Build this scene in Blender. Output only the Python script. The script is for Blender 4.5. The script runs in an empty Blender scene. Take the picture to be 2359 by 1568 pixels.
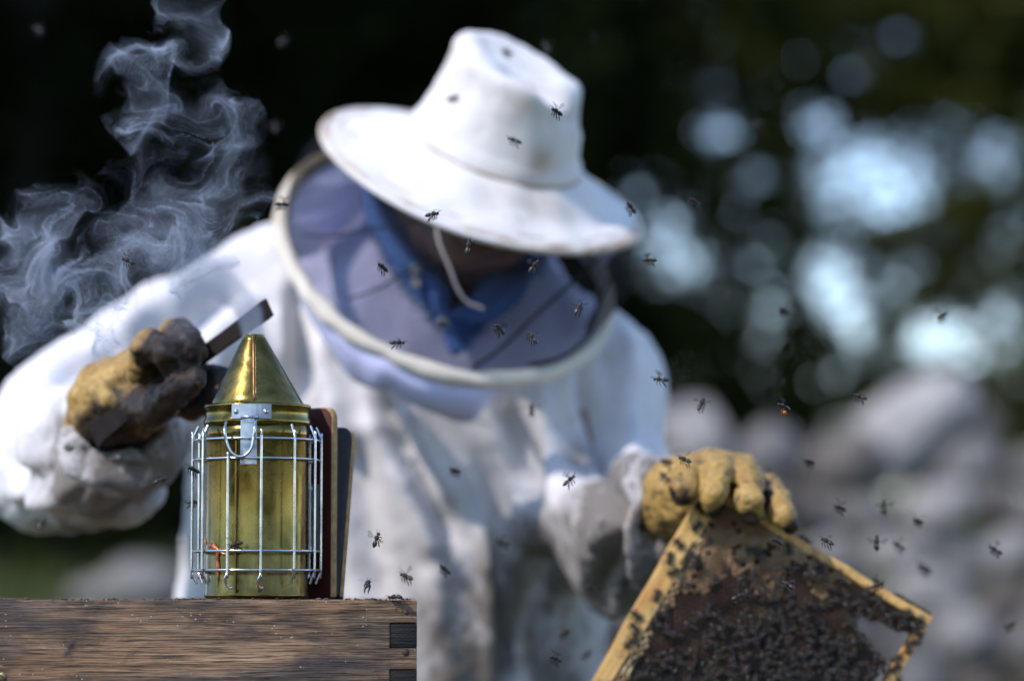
import bpy, bmesh, math, random
import numpy as np
from mathutils import Vector, Matrix

random.seed(11)
RNG = np.random.default_rng(11)
SC = bpy.context.scene
COL = SC.collection
R = math.radians

# ------------------------------------------------------------------ camera
CAM_Z = 1.055
HIVE_Z = 1.05
PITCH = R(4.862)
FPX, CX, CY = 6877.5, 1179.0, 784.0          # focal length and centre of the measured picture
cam_d = bpy.data.cameras.new('camera')
cam = bpy.data.objects.new('camera', cam_d)
COL.objects.link(cam)
cam.location = (0, 0, CAM_Z)
cam.rotation_euler = (R(90) + PITCH, 0, 0)
cam_d.sensor_width = 36.0
cam_d.lens = 105.0
cam_d.clip_start = 0.05
cam_d.clip_end = 3000
cam_d.dof.use_dof = True
cam_d.dof.focus_distance = 2.81
cam_d.dof.aperture_fstop = 2.0
SC.camera = cam

# ------------------------------------------------------------------ sky, sun, exposure
SUN = Vector((-0.56, -0.48, 0.68)).normalized()      # direction towards the sun
world = bpy.data.worlds.new('World')
SC.world = world
world.use_nodes = True
wn = world.node_tree
wn.nodes.clear()
sky = wn.nodes.new('ShaderNodeTexSky')
sky.sky_type = 'NISHITA'
sky.sun_disc = False
sky.sun_elevation = math.asin(SUN.z)
sky.sun_rotation = math.atan2(SUN.x, SUN.y)
sky.air_density = 1.0
sky.dust_density = 0.0
sky.altitude = 0.0
sky.ozone_density = 2.8
bg = wn.nodes.new('ShaderNodeBackground')
bg.inputs['Strength'].default_value = 0.15
wo = wn.nodes.new('ShaderNodeOutputWorld')
wn.links.new(sky.outputs[0], bg.inputs['Color'])
wn.links.new(bg.outputs[0], wo.inputs['Surface'])

sun_d = bpy.data.lights.new('sun', 'SUN')
sun_d.energy = 2.05
sun_d.angle = R(0.6)
sun_d.color = (1.0, 0.95, 0.88)
sun_o = bpy.data.objects.new('sun', sun_d)
COL.objects.link(sun_o)
sun_o.rotation_euler = SUN.to_track_quat('Z', 'Y').to_euler()
sun_o.location = (-4, -2, 8)

SC.view_settings.view_transform = 'Standard'
SC.view_settings.look = 'None'
SC.view_settings.exposure = 1.03
SC.view_settings.gamma = 1.0
SC.view_settings.use_white_balance = True
SC.view_settings.white_balance_temperature = 6500
SC.view_settings.white_balance_tint = 16
SC.render.engine = 'CYCLES'
SC.cycles.use_denoising = True
SC.cycles.use_adaptive_sampling = True
SC.cycles.adaptive_threshold = 0.015
SC.cycles.max_bounces = 7
SC.cycles.diffuse_bounces = 3
SC.cycles.glossy_bounces = 3
SC.cycles.transmission_bounces = 4
SC.cycles.volume_bounces = 0
SC.cycles.transparent_max_bounces = 14
SC.cycles.caustics_reflective = False
SC.cycles.caustics_refractive = False
SC.cycles.volume_step_rate = 1.5
SC.cycles.volume_max_steps = 256

# ------------------------------------------------------------------ measuring
FWD = np.array([0, math.cos(PITCH), math.sin(PITCH)])
UP = np.array([0, -math.sin(PITCH), math.cos(PITCH)])
RIGHT = np.array([1.0, 0, 0])
EYE = np.array([0, 0, CAM_Z])


def P(x, y, Y):
    """world point seen at (x, y) of the measured picture and standing at depth Y"""
    r = FWD + RIGHT * ((x - CX) / FPX) + UP * ((CY - y) / FPX)
    return EYE + r * (Y / r[1])


def proj(V):
    d = np.asarray(V, float) - EYE
    f = d @ FWD
    return np.stack([CX + FPX * (d @ RIGHT) / f, CY - FPX * (d @ UP) / f], -1)


def S(Y):
    return Y / FPX


# ------------------------------------------------------------------ mesh helpers
def link(o, parent=None):
    COL.objects.link(o)
    if parent is not None:
        o.parent = parent
    return o


def mesh_from(name, V, F, smooth=True):
    me = bpy.data.meshes.new(name)
    V = np.asarray(V, np.float32)
    if isinstance(F, np.ndarray):
        n, k = F.shape
        me.vertices.add(len(V))
        me.vertices.foreach_set('co', V.ravel())
        me.loops.add(n * k)
        me.loops.foreach_set('vertex_index', F.astype(np.int32).ravel())
        me.polygons.add(n)
        me.polygons.foreach_set('loop_start', np.arange(0, n * k, k, dtype=np.int32))
        me.update(calc_edges=True)
        me.validate()
    else:
        me.from_pydata([tuple(map(float, v)) for v in V], [], [tuple(map(int, f)) for f in F])
        me.update()
    if smooth:
        me.polygons.foreach_set('use_smooth', np.ones(len(me.polygons), bool))
    return me


def obj(name, me, mat, parent=None, loc=None, rot=None):
    o = bpy.data.objects.new(name, me)
    if mat is not None and len(me.materials) == 0:
        me.materials.append(mat)
    if loc is not None:
        o.location = loc
    if rot is not None:
        o.rotation_euler = rot
    return link(o, parent)


def thing(name, label, cat, loc=(0, 0, 0), rot=(0, 0, 0), group=None):
    o = bpy.data.objects.new(name, None)
    o.empty_display_size = 0.05
    link(o)
    o.location = loc
    o.rotation_euler = rot
    return tag(o, label, cat, group)


def tag(o, label=None, cat=None, group=None, kind=None):
    if label:
        o['label'] = label
    if cat:
        o['category'] = cat
    if group:
        o['group'] = group
    if kind:
        o['kind'] = kind
    return o


def tube(path, rad, n=10, cap=True, closed=False):
    """swept tube; rad a number or one per point"""
    P_ = np.asarray(path, float)
    m = len(P_)
    rad = np.full(m, rad) if np.isscalar(rad) else np.asarray(rad, float)
    if closed:
        T = np.roll(P_, -1, 0) - np.roll(P_, 1, 0)
    else:
        T = np.gradient(P_, axis=0)
    T /= np.linalg.norm(T, axis=1)[:, None] + 1e-12
    a = np.array([0, 0, 1.0]) if abs(T[0][2]) < 0.9 else np.array([1.0, 0, 0])
    N = np.cross(T[0], a)
    N /= np.linalg.norm(N)
    V = []
    ang = np.linspace(0, 2 * np.pi, n, endpoint=False)
    for i in range(m):
        N = N - T[i] * (N @ T[i])
        N /= np.linalg.norm(N) + 1e-12
        B = np.cross(T[i], N)
        V.append(P_[i] + rad[i] * (np.cos(ang)[:, None] * N + np.sin(ang)[:, None] * B))
    V = np.concatenate(V)
    F = []
    for i in range(m if closed else m - 1):
        j = (i + 1) % m
        for k in range(n):
            l = (k + 1) % n
            F.append((i * n + k, i * n + l, j * n + l, j * n + k))
    if cap and not closed:
        F.append(tuple(range(n - 1, -1, -1)))
        F.append(tuple((m - 1) * n + k for k in range(n)))
    return V, F


def smooth_path(pts, k=8):
    """Catmull-Rom through the points"""
    p = [np.asarray(q, float) for q in pts]
    p = [2 * p[0] - p[1]] + p + [2 * p[-1] - p[-2]]
    out = []
    for i in range(1, len(p) - 2):
        for t in np.linspace(0, 1, k, endpoint=False):
            a, b, c, d = p[i - 1], p[i], p[i + 1], p[i + 2]
            out.append(0.5 * (2 * b + (c - a) * t + (2 * a - 5 * b + 4 * c - d) * t * t + (3 * b - a - 3 * c + d) * t ** 3))
    out.append(p[-2])
    return np.array(out)


def lathe(prof, n=48, cx=0.0, cy=0.0, shear=None):
    prof = np.asarray(prof, float)
    ang = np.linspace(0, 2 * np.pi, n, endpoint=False)
    V = []
    for (r, z) in prof:
        sx = shear(z) if shear else 0.0
        V.append(np.stack([cx + sx + r * np.cos(ang), cy + r * np.sin(ang), np.full(n, z)], 1))
    V = np.concatenate(V)
    F = []
    for i in range(len(prof) - 1):
        for k in range(n):
            l = (k + 1) % n
            F.append((i * n + k, i * n + l, (i + 1) * n + l, (i + 1) * n + k))
    return V, F


def merge(*parts):
    V, F, o = [], [], 0
    for v, f in parts:
        V.append(np.asarray(v, float))
        F += [tuple(i + o for i in q) for q in f]
        o += len(v)
    return np.concatenate(V), F


def prism(outline, depth, bevel=0.0, seg=2):
    """extrude a 2D (x,z) outline along +y, bevelled"""
    bm = bmesh.new()
    vs = [bm.verts.new((x, 0, z)) for x, z in outline]
    f = bm.faces.new(vs)
    r = bmesh.ops.extrude_face_region(bm, geom=[f])
    for v in [g for g in r['geom'] if isinstance(g, bmesh.types.BMVert)]:
        v.co.y += depth
    bmesh.ops.recalc_face_normals(bm, faces=bm.faces)
    if bevel:
        bmesh.ops.bevel(bm, geom=bm.edges[:], offset=bevel, segments=seg, affect='EDGES', profile=0.5)
    me = bpy.data.meshes.new('m')
    bm.to_mesh(me)
    bm.free()
    return me


def box_me(sx, sy, sz, bevel=0.0, seg=2, origin=(0, 0, 0)):
    """box from -s/2..s/2 about origin"""
    bm = bmesh.new()
    bmesh.ops.create_cube(bm, size=1)
    for v in bm.verts:
        v.co = Vector((v.co.x * sx + origin[0], v.co.y * sy + origin[1], v.co.z * sz + origin[2]))
    if bevel:
        bmesh.ops.bevel(bm, geom=bm.edges[:], offset=bevel, segments=seg, affect='EDGES', profile=0.5)
    me = bpy.data.meshes.new('m')
    bm.to_mesh(me)
    bm.free()
    return me


def flat_smooth(me, ang=35):
    me.polygons.foreach_set('use_smooth', np.ones(len(me.polygons), bool))
    try:
        me.set_sharp_from_angle(angle=R(ang))
    except Exception:
        pass
    return me


# ------------------------------------------------------------------ smooth random fields (periodic, band limited)
def field(n=48, k=4.0, comps=1, seed=0):
    g = np.random.default_rng(seed)
    f = np.fft.fftfreq(n) * n
    kx, ky, kz = np.meshgrid(f, f, f, indexing='ij')
    kk = np.sqrt(kx ** 2 + ky ** 2 + kz ** 2)
    w = np.exp(-((kk - k) / (0.45 * k)) ** 2)
    out = []
    for _ in range(comps):
        a = np.fft.ifftn(np.fft.fftn(g.standard_normal((n, n, n))) * w).real
        out.append((a / a.std()).astype(np.float32))
    return out


def curl_field(n=48, k=4.0, seed=0):
    A = field(n, k, 3, seed)
    f = np.fft.fftfreq(n) * n * 2j * np.pi
    H = [np.fft.fftn(a) for a in A]
    d = lambda h, ax: np.fft.ifftn(h * f.reshape([-1 if i == ax else 1 for i in range(3)])).real
    v = [d(H[2], 1) - d(H[1], 2), d(H[0], 2) - d(H[2], 0), d(H[1], 0) - d(H[0], 1)]
    s = np.sqrt(sum((q ** 2).mean() for q in v) / 3)
    return [(q / s).astype(np.float32) for q in v]


def sample(F, p):
    """periodic trilinear lookup of fields F (list) at points p (in field periods)"""
    n = F[0].shape[0]
    q = (p % 1.0) * n
    i0 = np.floor(q).astype(np.int32)
    t = (q - i0).astype(np.float32)
    i0 %= n
    i1 = (i0 + 1) % n
    out = [0.0] * len(F)
    for a in (0, 1):
        ia = (i1 if a else i0)[:, 0]
        wa = t[:, 0] if a else 1 - t[:, 0]
        for b in (0, 1):
            ib = (i1 if b else i0)[:, 1]
            wb = wa * (t[:, 1] if b else 1 - t[:, 1])
            for c in (0, 1):
                ic = (i1 if c else i0)[:, 2]
                w = wb * (t[:, 2] if c else 1 - t[:, 2])
                idx = (ia * n + ib) * n + ic
                for m, f in enumerate(F):
                    out[m] = out[m] + w * f.ravel()[idx]
    return out


NZ4 = field(48, 4.0, 3, 5)
NZ9 = field(64, 9.0, 3, 6)


def noise3(p, scale, which=NZ4, m=0):
    """smooth noise, unit variance; scale = size of a feature in metres (about)"""
    k = 4.0 if which is NZ4 else 9.0
    return sample([which[m]], np.asarray(p, np.float32) / (scale * k * 2))[0]


# ------------------------------------------------------------------ signed distance modelling
class SDF:
    def __init__(self, lo, hi, h):
        self.lo = np.asarray(lo, float)
        n = np.ceil((np.asarray(hi) - self.lo) / h).astype(int) + 1
        self.h, self.n = h, n
        ax = [self.lo[i] + h * np.arange(n[i]) for i in range(3)]
        self.X, self.Y, self.Z = [a.astype(np.float32) for a in np.meshgrid(*ax, indexing='ij')]
        self.F = np.full(self.X.shape, 1e3, np.float32)

    def add(self, d, k=0.0):
        if k <= 0:
            self.F = np.minimum(self.F, d)
        else:
            h = np.clip(0.5 + 0.5 * (self.F - d) / k, 0, 1)
            self.F = self.F * (1 - h) + d * h - k * h * (1 - h)
        return self

    def sub(self, d, k=0.005):
        h = np.clip(0.5 - 0.5 * (self.F + d) / k, 0, 1)
        self.F = self.F * (1 - h) - d * h + k * h * (1 - h)
        return self

    def capsule(self, a, b, ra, rb=None, k=0.0, sq=(1, 1, 1), op='add'):
        rb = ra if rb is None else rb
        a, b = np.asarray(a, float), np.asarray(b, float)
        s = np.asarray(sq, float)
        ab = (b - a) * s
        px, py, pz = (self.X - a[0]) * s[0], (self.Y - a[1]) * s[1], (self.Z - a[2]) * s[2]
        t = np.clip((px * ab[0] + py * ab[1] + pz * ab[2]) / (ab @ ab + 1e-12), 0, 1)
        d = np.sqrt((px - t * ab[0]) ** 2 + (py - t * ab[1]) ** 2 + (pz - t * ab[2]) ** 2) - (ra + (rb - ra) * t)
        return self.add(d, k) if op == 'add' else self.sub(d, k or 0.004)

    def ell(self, c, r, k=0.0, M=None, op='add'):
        p = np.stack([self.X - c[0], self.Y - c[1], self.Z - c[2]], -1)
        if M is not None:
            p = p @ np.asarray(M, np.float32)      # columns of M: local axes
        q = p / np.asarray(r, np.float32)
        l = np.sqrt((q ** 2).sum(-1))
        d = (l - 1) * min(r) * 0.9 + (l - 1) * 0.1 * max(r)
        return self.add(d, k) if op == 'add' else self.sub(d, k or 0.004)

    def chain(self, pts, rads, k=0.0):
        """a limb of several bones, blended into the rest once"""
        keep = self.F
        self.F = np.full(keep.shape, 1e3, np.float32)
        for i in range(len(pts) - 1):
            self.capsule(pts[i], pts[i + 1], rads[i], rads[i + 1], k=0.004)
        d = self.F
        self.F = keep
        return self.add(d, k)

    def mesh(self, smooth=2):
        F, n = self.F, self.n
        s = F < 0
        cs = tuple(n - 1)
        cnt = np.zeros(cs, np.int8)
        cor = {}
        for i in (0, 1):
            for j in (0, 1):
                for k in (0, 1):
                    sl = (slice(i, i + cs[0]), slice(j, j + cs[1]), slice(k, k + cs[2]))
                    cor[i, j, k] = sl
                    cnt += s[sl]
        m = (cnt > 0) & (cnt < 8)
        idx = np.full(cs, -1, np.int64)
        ii = np.argwhere(m)
        idx[m] = np.arange(len(ii))
        acc = np.zeros((len(ii), 3))
        num = np.zeros(len(ii))
        vals = {c: F[cor[c]][m] for c in cor}
        for c in cor:
            for ax in range(3):
                if c[ax]:
                    continue
                e = list(c)
                e[ax] = 1
                a, b = vals[c], vals[tuple(e)]
                x = (a < 0) != (b < 0)
                t = np.where(x, a / np.where(x, a - b, 1), 0)
                pos = np.tile(np.array(c, float), (len(ii), 1))
                pos[:, ax] += t
                acc[x] += pos[x]
                num[x] += 1
        V = self.lo + self.h * (ii + acc / num[:, None])
        Q = []
        for ax in range(3):
            b, c = [q for q in range(3) if q != ax]
            sa = [slice(None)] * 3
            sb = [slice(None)] * 3
            sa[ax], sb[ax] = slice(0, -1), slice(1, None)
            A, B = s[tuple(sa)], s[tuple(sb)]
            e = np.argwhere(A != B)
            e = e[(e[:, b] > 0) & (e[:, c] > 0) & (e[:, b] < n[b] - 1) & (e[:, c] < n[c] - 1)]
            inside = A[tuple(e.T)]
            def cell(db, dc):
                q = e.copy()
                q[:, b] -= db
                q[:, c] -= dc
                return idx[tuple(q.T)]
            quad = np.stack([cell(1, 1), cell(0, 1), cell(0, 0), cell(1, 0)], 1)
            flip = inside if ax != 1 else ~inside
            quad[~flip] = quad[~flip][:, ::-1]
            Q.append(quad)
        Q = np.concatenate(Q)
        Q = Q[(Q >= 0).all(1)]
        V = relax(V, Q, smooth)
        return V, Q


def relax(V, Q, it):
    for _ in range(it):
        a = np.zeros_like(V)
        c = np.zeros(len(V))
        for i in range(4):
            for j in ((i + 1) % 4, (i - 1) % 4):
                for d in range(3):
                    a[:, d] += np.bincount(Q[:, i], V[Q[:, j], d], len(V))
                c += np.bincount(Q[:, i], minlength=len(V))
        V = 0.5 * V + 0.5 * a / np.maximum(c, 1)[:, None]
    return V


def normals(V, Q):
    n = np.cross(V[Q[:, 2]] - V[Q[:, 0]], V[Q[:, 3]] - V[Q[:, 1]])
    N = np.zeros_like(V)
    for i in range(4):
        for d in range(3):
            N[:, d] += np.bincount(Q[:, i], n[:, d], len(V))
    return N / (np.linalg.norm(N, axis=1)[:, None] + 1e-12)


def subdiv_grid(V, Q):
    """one linear split of every quad, to carry finer folds"""
    e = np.concatenate([Q[:, [i, (i + 1) % 4]] for i in range(4)])
    es = np.sort(e, 1)
    key = es[:, 0].astype(np.int64) * len(V) + es[:, 1]
    u, first, inv = np.unique(key, return_index=True, return_inverse=True)
    mid = (V[es[first, 0]] + V[es[first, 1]]) / 2
    nq = len(Q)
    cen = V[Q].mean(1)
    nv = len(V)
    E = [nv + inv[i * nq:(i + 1) * nq] for i in range(4)]
    C = nv + len(u) + np.arange(nq)
    V2 = np.concatenate([V, mid, cen])
    Q2 = np.concatenate([np.stack([Q[:, i], E[i], C, E[(i - 1) % 4]], 1) for i in range(4)])
    return V2, Q2


def seg_dist(xy, poly):
    """distance of points xy to a polyline and the running parameter 0..1"""
    poly = np.asarray(poly, float)
    best = np.full(len(xy), 1e9)
    L = np.concatenate([[0], np.cumsum(np.linalg.norm(np.diff(poly, axis=0), axis=1))])
    par = np.zeros(len(xy))
    side = np.zeros(len(xy))
    for i in range(len(poly) - 1):
        a, b = poly[i], poly[i + 1]
        ab = b - a
        t = np.clip(((xy - a) @ ab) / (ab @ ab), 0, 1)
        d = xy - a - t[:, None] * ab
        dd = np.linalg.norm(d, axis=1)
        m = dd < best
        best[m] = dd[m]
        par[m] = (L[i] + t[m] * (L[i + 1] - L[i])) / L[-1]
        side[m] = np.sign(ab[0] * d[m, 1] - ab[1] * d[m, 0])
    return best, par, side


def set_attr(me, name, vals):
    a = me.attributes.new(name, 'FLOAT', 'POINT')
    a.data.foreach_set('value', np.asarray(vals, np.float32))


# ------------------------------------------------------------------ materials
class NT:
    """small helper to wire shader nodes"""
    def __init__(self, name):
        self.m = bpy.data.materials.new(name)
        self.m.use_nodes = True
        self.t = self.m.node_tree
        self.t.nodes.clear()
        self.out = self.t.nodes.new('ShaderNodeOutputMaterial')
        self.bsdf = None

    def n(self, typ, ins=None, **props):
        nd = self.t.nodes.new('ShaderNode' + typ)
        for k, v in props.items():
            setattr(nd, k, v)
        for k, v in (ins or {}).items():
            self.set(nd, k, v)
        return nd

    def set(self, nd, k, v):
        s = nd.inputs[k]
        if isinstance(v, bpy.types.NodeSocket):
            self.t.links.new(v, s)
        elif isinstance(v, bpy.types.Node):
            self.t.links.new(v.outputs[0], s)
        else:
            if isinstance(v, (tuple, list)) and len(v) == 3 and s.type == 'RGBA':
                v = (*v, 1)
            s.default_value = v

    def principled(self, **ins):
        self.bsdf = self.n('BsdfPrincipled')
        for k, v in ins.items():
            self.set(self.bsdf, k.replace('_', ' '), v)
        self.t.links.new(self.bsdf.outputs[0], self.out.inputs['Surface'])
        return self.bsdf

    def coord(self, scale=(1, 1, 1), kind='Object', rot=(0, 0, 0), loc=(0, 0, 0)):
        c = self.n('TexCoord')
        mp = self.n('Mapping')
        self.t.links.new(c.outputs[kind], mp.inputs['Vector'])
        mp.inputs['Scale'].default_value = scale
        mp.inputs['Rotation'].default_value = rot
        mp.inputs['Location'].default_value = loc
        return mp.outputs[0]

    def noise(self, vec, scale=5, detail=4, rough=0.55, dist=0.0):
        return self.n('TexNoise', {'Vector': vec, 'Scale': scale, 'Detail': detail, 'Roughness': rough, 'Distortion': dist}).outputs[0]

    def ramp(self, fac, stops, interp='LINEAR'):
        r = self.n('ValToRGB', {'Fac': fac})
        cr = r.color_ramp
        cr.interpolation = interp
        while len(cr.elements) < len(stops):
            cr.elements.new(0.5)
        for e, (p, c) in zip(cr.elements, stops):
            e.position = p
            e.color = (*c, 1) if len(c) == 3 else c
        return r.outputs[0]

    def rng(self, v, a, b, c=0.0, d=1.0):
        return self.n('MapRange', {'Value': v, 'From Min': a, 'From Max': b, 'To Min': c, 'To Max': d}, clamp=True).outputs[0]

    def math(self, op, a, b=0.0):
        nd = self.n('Math', operation=op)
        self.set(nd, 0, a)
        self.set(nd, 1, b)
        return nd.outputs[0]

    def mix(self, f, a, b, mode='MIX'):
        nd = self.n('Mix', data_type='RGBA', blend_type=mode)
        self.set(nd, 0, f)
        self.set(nd, 6, a)
        self.set(nd, 7, b)
        return nd.outputs[2]

    def bump(self, h, strength=0.3, dist=0.002):
        return self.n('Bump', {'Height': h, 'Strength': strength, 'Distance': dist}).outputs[0]

    def attr(self, name):
        return self.n('Attribute', attribute_name=name).outputs['Fac']

# ================================================================== materials
def m_brass(name, tarnish=0.5):
    k = NT(name)
    c = k.coord()
    streak = k.noise(k.coord((30, 30, 2.2)), 1.0, 5, 0.6)
    blot = k.noise(c, 28, 5, 0.6, 0.6)
    f = k.math('ADD', k.math('MULTIPLY', streak, 0.45), k.math('MULTIPLY', blot, 0.55))
    col = k.ramp(f, [(0.34, (0.055, 0.037, 0.011)), (0.46, (0.135, 0.098, 0.027)), (0.58, (0.25, 0.185, 0.055)), (0.72, (0.13, 0.072, 0.022))])
    heat = k.rng(k.noise(c, 9, 3, 0.5), 0.56, 0.72, 0, tarnish)
    col = k.mix(heat, col, (0.20, 0.075, 0.03))
    scr = k.noise(k.coord((300, 300, 8)), 1.0, 3, 0.7)
    rough = k.math('ADD', k.rng(blot, 0.35, 0.7, 0.12, 0.30), k.math('MULTIPLY', scr, 0.08))
    k.principled(Base_Color=col, Metallic=1.0, Roughness=rough, Normal=k.bump(k.math('ADD', streak, k.math('MULTIPLY', blot, 0.6)), 0.10, 0.004))
    return k.m


def m_metal(name, col, rough=0.3, var=0.15, scale=120, metallic=1.0):
    k = NT(name)
    n = k.noise(k.coord(), scale, 4, 0.6)
    d = tuple(v * 0.6 for v in col)
    k.principled(Base_Color=k.mix(k.rng(n, 0.35, 0.7), col, d), Metallic=metallic, Roughness=k.rng(n, 0.3, 0.7, rough - var / 2, rough + var),
                 Normal=k.bump(n, 0.08, 0.001))
    return k.m


def m_plain(name, col, rough=0.7, var=0.35, scale=40, bump=0.2, dist=0.002, spec=0.3, sheen=0.0, metallic=0.0):
    k = NT(name)
    n = k.noise(k.coord(), scale, 6, 0.6)
    d = tuple(v * (1 - var) for v in col)
    b = k.principled(Base_Color=k.mix(k.rng(n, 0.3, 0.7), d, col), Roughness=rough, Metallic=metallic, Normal=k.bump(n, bump, dist))
    b.inputs['Specular IOR Level'].default_value = spec
    b.inputs['Sheen Weight'].default_value = sheen
    return k.m


def m_wood(name, dark=False, axis=0):
    """old unpainted hive board: grain along the board, grey weathering, dark soaked patches"""
    k = NT(name)
    sc = [1.0, 1.0, 1.0]
    g = [85.0, 85.0, 85.0]
    g[axis] = 3.6
    g2 = [620.0, 620.0, 620.0]
    g2[axis] = 24.0
    p = [11.0, 11.0, 24.0]
    p[axis] = 4.5
    warp = k.noise(k.coord((6, 6, 6)), 1.0, 2, 0.5)
    vec = k.n('VectorMath', {0: k.coord(tuple(g)), 1: k.n('VectorMath', {0: warp, 1: (0, 0, 3.0)}, operation='MULTIPLY').outputs[0]}, operation='ADD').outputs[0]
    grain = k.noise(vec, 1.0, 5, 0.70)
    g3 = [230.0, 230.0, 230.0]
    g3[axis] = 4.0
    ring = k.noise(k.coord(tuple(g3)), 1.0, 3, 0.6)
    fine = k.noise(k.coord(tuple(g2)), 1.0, 3, 0.6)
    patch = k.noise(k.coord(tuple(p)), 1.0, 7, 0.60, 0.3)
    grime = k.noise(k.coord((11, 11, 30)), 1.0, 8, 0.72, 0.5)
    f = k.math('ADD', k.math('MULTIPLY', grain, 0.5), k.math('MULTIPLY', ring, 0.5))
    fresh = k.ramp(f, [(0.36, (0.10, 0.052, 0.025)), (0.5, (0.26, 0.150, 0.078)), (0.62, (0.42, 0.27, 0.155))])
    old = k.ramp(f, [(0.36, (0.030, 0.025, 0.022)), (0.5, (0.085, 0.066, 0.054)), (0.64, (0.15, 0.12, 0.10))])
    col = k.mix(k.rng(patch, 0.38, 0.54), old, fresh)
    col = k.mix(k.rng(grime, 0.50, 0.66, 0.0, 0.85), col, (0.022, 0.018, 0.017))
    col = k.mix(k.rng(fine, 0.50, 0.62, 0, 0.8), col, (0.02, 0.014, 0.010))
    spk = k.n('TexVoronoi', {'Vector': k.coord((240, 240, 240)), 'Scale': 1.0}).outputs[0]
    spk = k.math('MULTIPLY', k.rng(spk, 0.10, 0.16, 1, 0), k.rng(k.noise(k.coord((70, 70, 70)), 1.0, 2), 0.57, 0.63))
    soak = k.noise(k.coord((4.5, 4.5, 12), loc=(3.1, 0, 1.7)), 1.0, 6, 0.62, 0.4)
    col = k.mix(k.rng(soak, 0.46, 0.60, 0.0, 0.72), col, (0.030, 0.026, 0.026))
    col = k.mix(spk, col, (0.62, 0.58, 0.52))
    if dark:
        rings = k.n('TexWave', {'Vector': k.coord((1, 1, 1), rot=(0, 0.7, 0)), 'Scale': 95.0, 'Distortion': 1.5, 'Detail': 3.0}, bands_direction='Z').outputs[1]
        col = k.mix(rings, (0.003, 0.0025, 0.0025), (0.012, 0.010, 0.009))
    h = k.math('ADD', f, k.math('MULTIPLY', fine, -0.7))
    b = k.principled(Base_Color=col, Roughness=0.72, Normal=k.bump(h, 0.9, 0.0030))
    b.inputs['Specular IOR Level'].default_value = 0.35
    return k.m


def m_cloth(name, col, dirt_col=(0.16, 0.13, 0.10), weave=900, sss=0.0, sheen=0.15):
    """cotton; stains follow the mesh attribute 'dirt'"""
    k = NT(name)
    d = k.attr('dirt_shade')
    sm = k.noise(k.coord((14, 14, 9)), 1.0, 6, 0.62, 0.5)
    sm2 = k.noise(k.coord((55, 55, 34)), 1.0, 5, 0.65)
    broad = k.rng(k.noise(k.coord((5, 5, 4)), 1.0, 4, 0.55), 0.3, 0.7, 0.0, 0.12)
    m = k.math('MULTIPLY', d, k.math('ADD', k.rng(sm, 0.34, 0.60, 0.45, 1.5), k.rng(sm2, 0.42, 0.66, 0.0, 0.6)))
    c0 = k.mix(broad, col, tuple(v * 0.72 for v in col))
    spots = k.math('MULTIPLY', k.rng(k.noise(k.coord((38, 38, 38)), 1.0, 3, 0.6), 0.66, 0.74), 0.35)
    c0 = k.mix(spots, c0, (0.42, 0.30, 0.16))
    cc = k.mix(k.math('MINIMUM', m, 0.93), c0, dirt_col)
    wv = k.noise(k.coord((1, 1, 1)), weave, 2, 0.5)
    b = k.principled(Base_Color=cc, Roughness=0.9, Normal=k.bump(wv, 0.12, 0.0006))
    b.inputs['Sheen Weight'].default_value = sheen
    b.inputs['Specular IOR Level'].default_value = 0.15
    return k.m


def m_hood(name):
    """thin lilac cotton that lets some light through"""
    k = NT(name)
    n = k.noise(k.coord((30, 30, 30)), 1.0, 4)
    col = k.mix(n, (0.56, 0.57, 0.80), (0.64, 0.65, 0.86))
    d = k.n('BsdfPrincipled', {'Base Color': col, 'Roughness': 0.9})
    t = k.n('BsdfTranslucent', {'Color': col})
    mx = k.n('MixShader', {0: 0.5})
    k.t.links.new(d.outputs[0], mx.inputs[1])
    k.t.links.new(t.outputs[0], mx.inputs[2])
    k.t.links.new(mx.outputs[0], k.out.inputs['Surface'])
    return k.m


def m_glove(name):
    k = NT(name)
    st = k.attr('dirt_shade')  # leather stains plus shade painted between the fingers
    n1 = k.noise(k.coord((26, 26, 26)), 1.0, 6, 0.65, 0.6)
    n2 = k.noise(k.coord((90, 90, 90)), 1.0, 5, 0.65)
    base = k.ramp(n1, [(0.3, (0.24, 0.135, 0.035)), (0.5, (0.42, 0.265, 0.075)), (0.72, (0.54, 0.37, 0.13))])
    base = k.mix(k.rng(n2, 0.48, 0.72, 0, 0.8), base, (0.20, 0.10, 0.03))
    m = k.math('ADD', k.math('MULTIPLY', st, 1.25), k.math('MULTIPLY', k.math('SUBTRACT', n1, 0.5), 1.6))
    dark = k.ramp(n2, [(0.35, (0.012, 0.009, 0.007)), (0.7, (0.055, 0.033, 0.018))])
    col = k.mix(k.rng(m, 0.42, 0.72), base, dark)
    b = k.principled(Base_Color=col, Roughness=k.rng(n2, 0.3, 0.7, 0.42, 0.66), Normal=k.bump(k.math('ADD', n2, k.noise(k.coord((260, 260, 260)), 1.0, 3)), 0.45, 0.0025))
    b.inputs['Specular IOR Level'].default_value = 0.35
    return k.m


def m_leaf(name, a, b_, trans=0.35, spec=0.2):
    k = NT(name)
    r = k.n('ObjectInfo').outputs['Random']
    n = k.noise(k.coord((2.2, 2.2, 2.2)), 1.0, 3, 0.6)
    f = k.attr('tone')
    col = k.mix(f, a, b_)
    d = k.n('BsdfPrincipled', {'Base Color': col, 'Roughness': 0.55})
    d.inputs['Specular IOR Level'].default_value = spec
    t = k.n('BsdfTranslucent', {'Color': k.mix(0.6, col, (0.16, 0.20, 0.02))})
    mx = k.n('MixShader', {0: trans})
    k.t.links.new(d.outputs[0], mx.inputs[1])
    k.t.links.new(t.outputs[0], mx.inputs[2])
    k.t.links.new(mx.outputs[0], k.out.inputs['Surface'])
    return k.m


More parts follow.
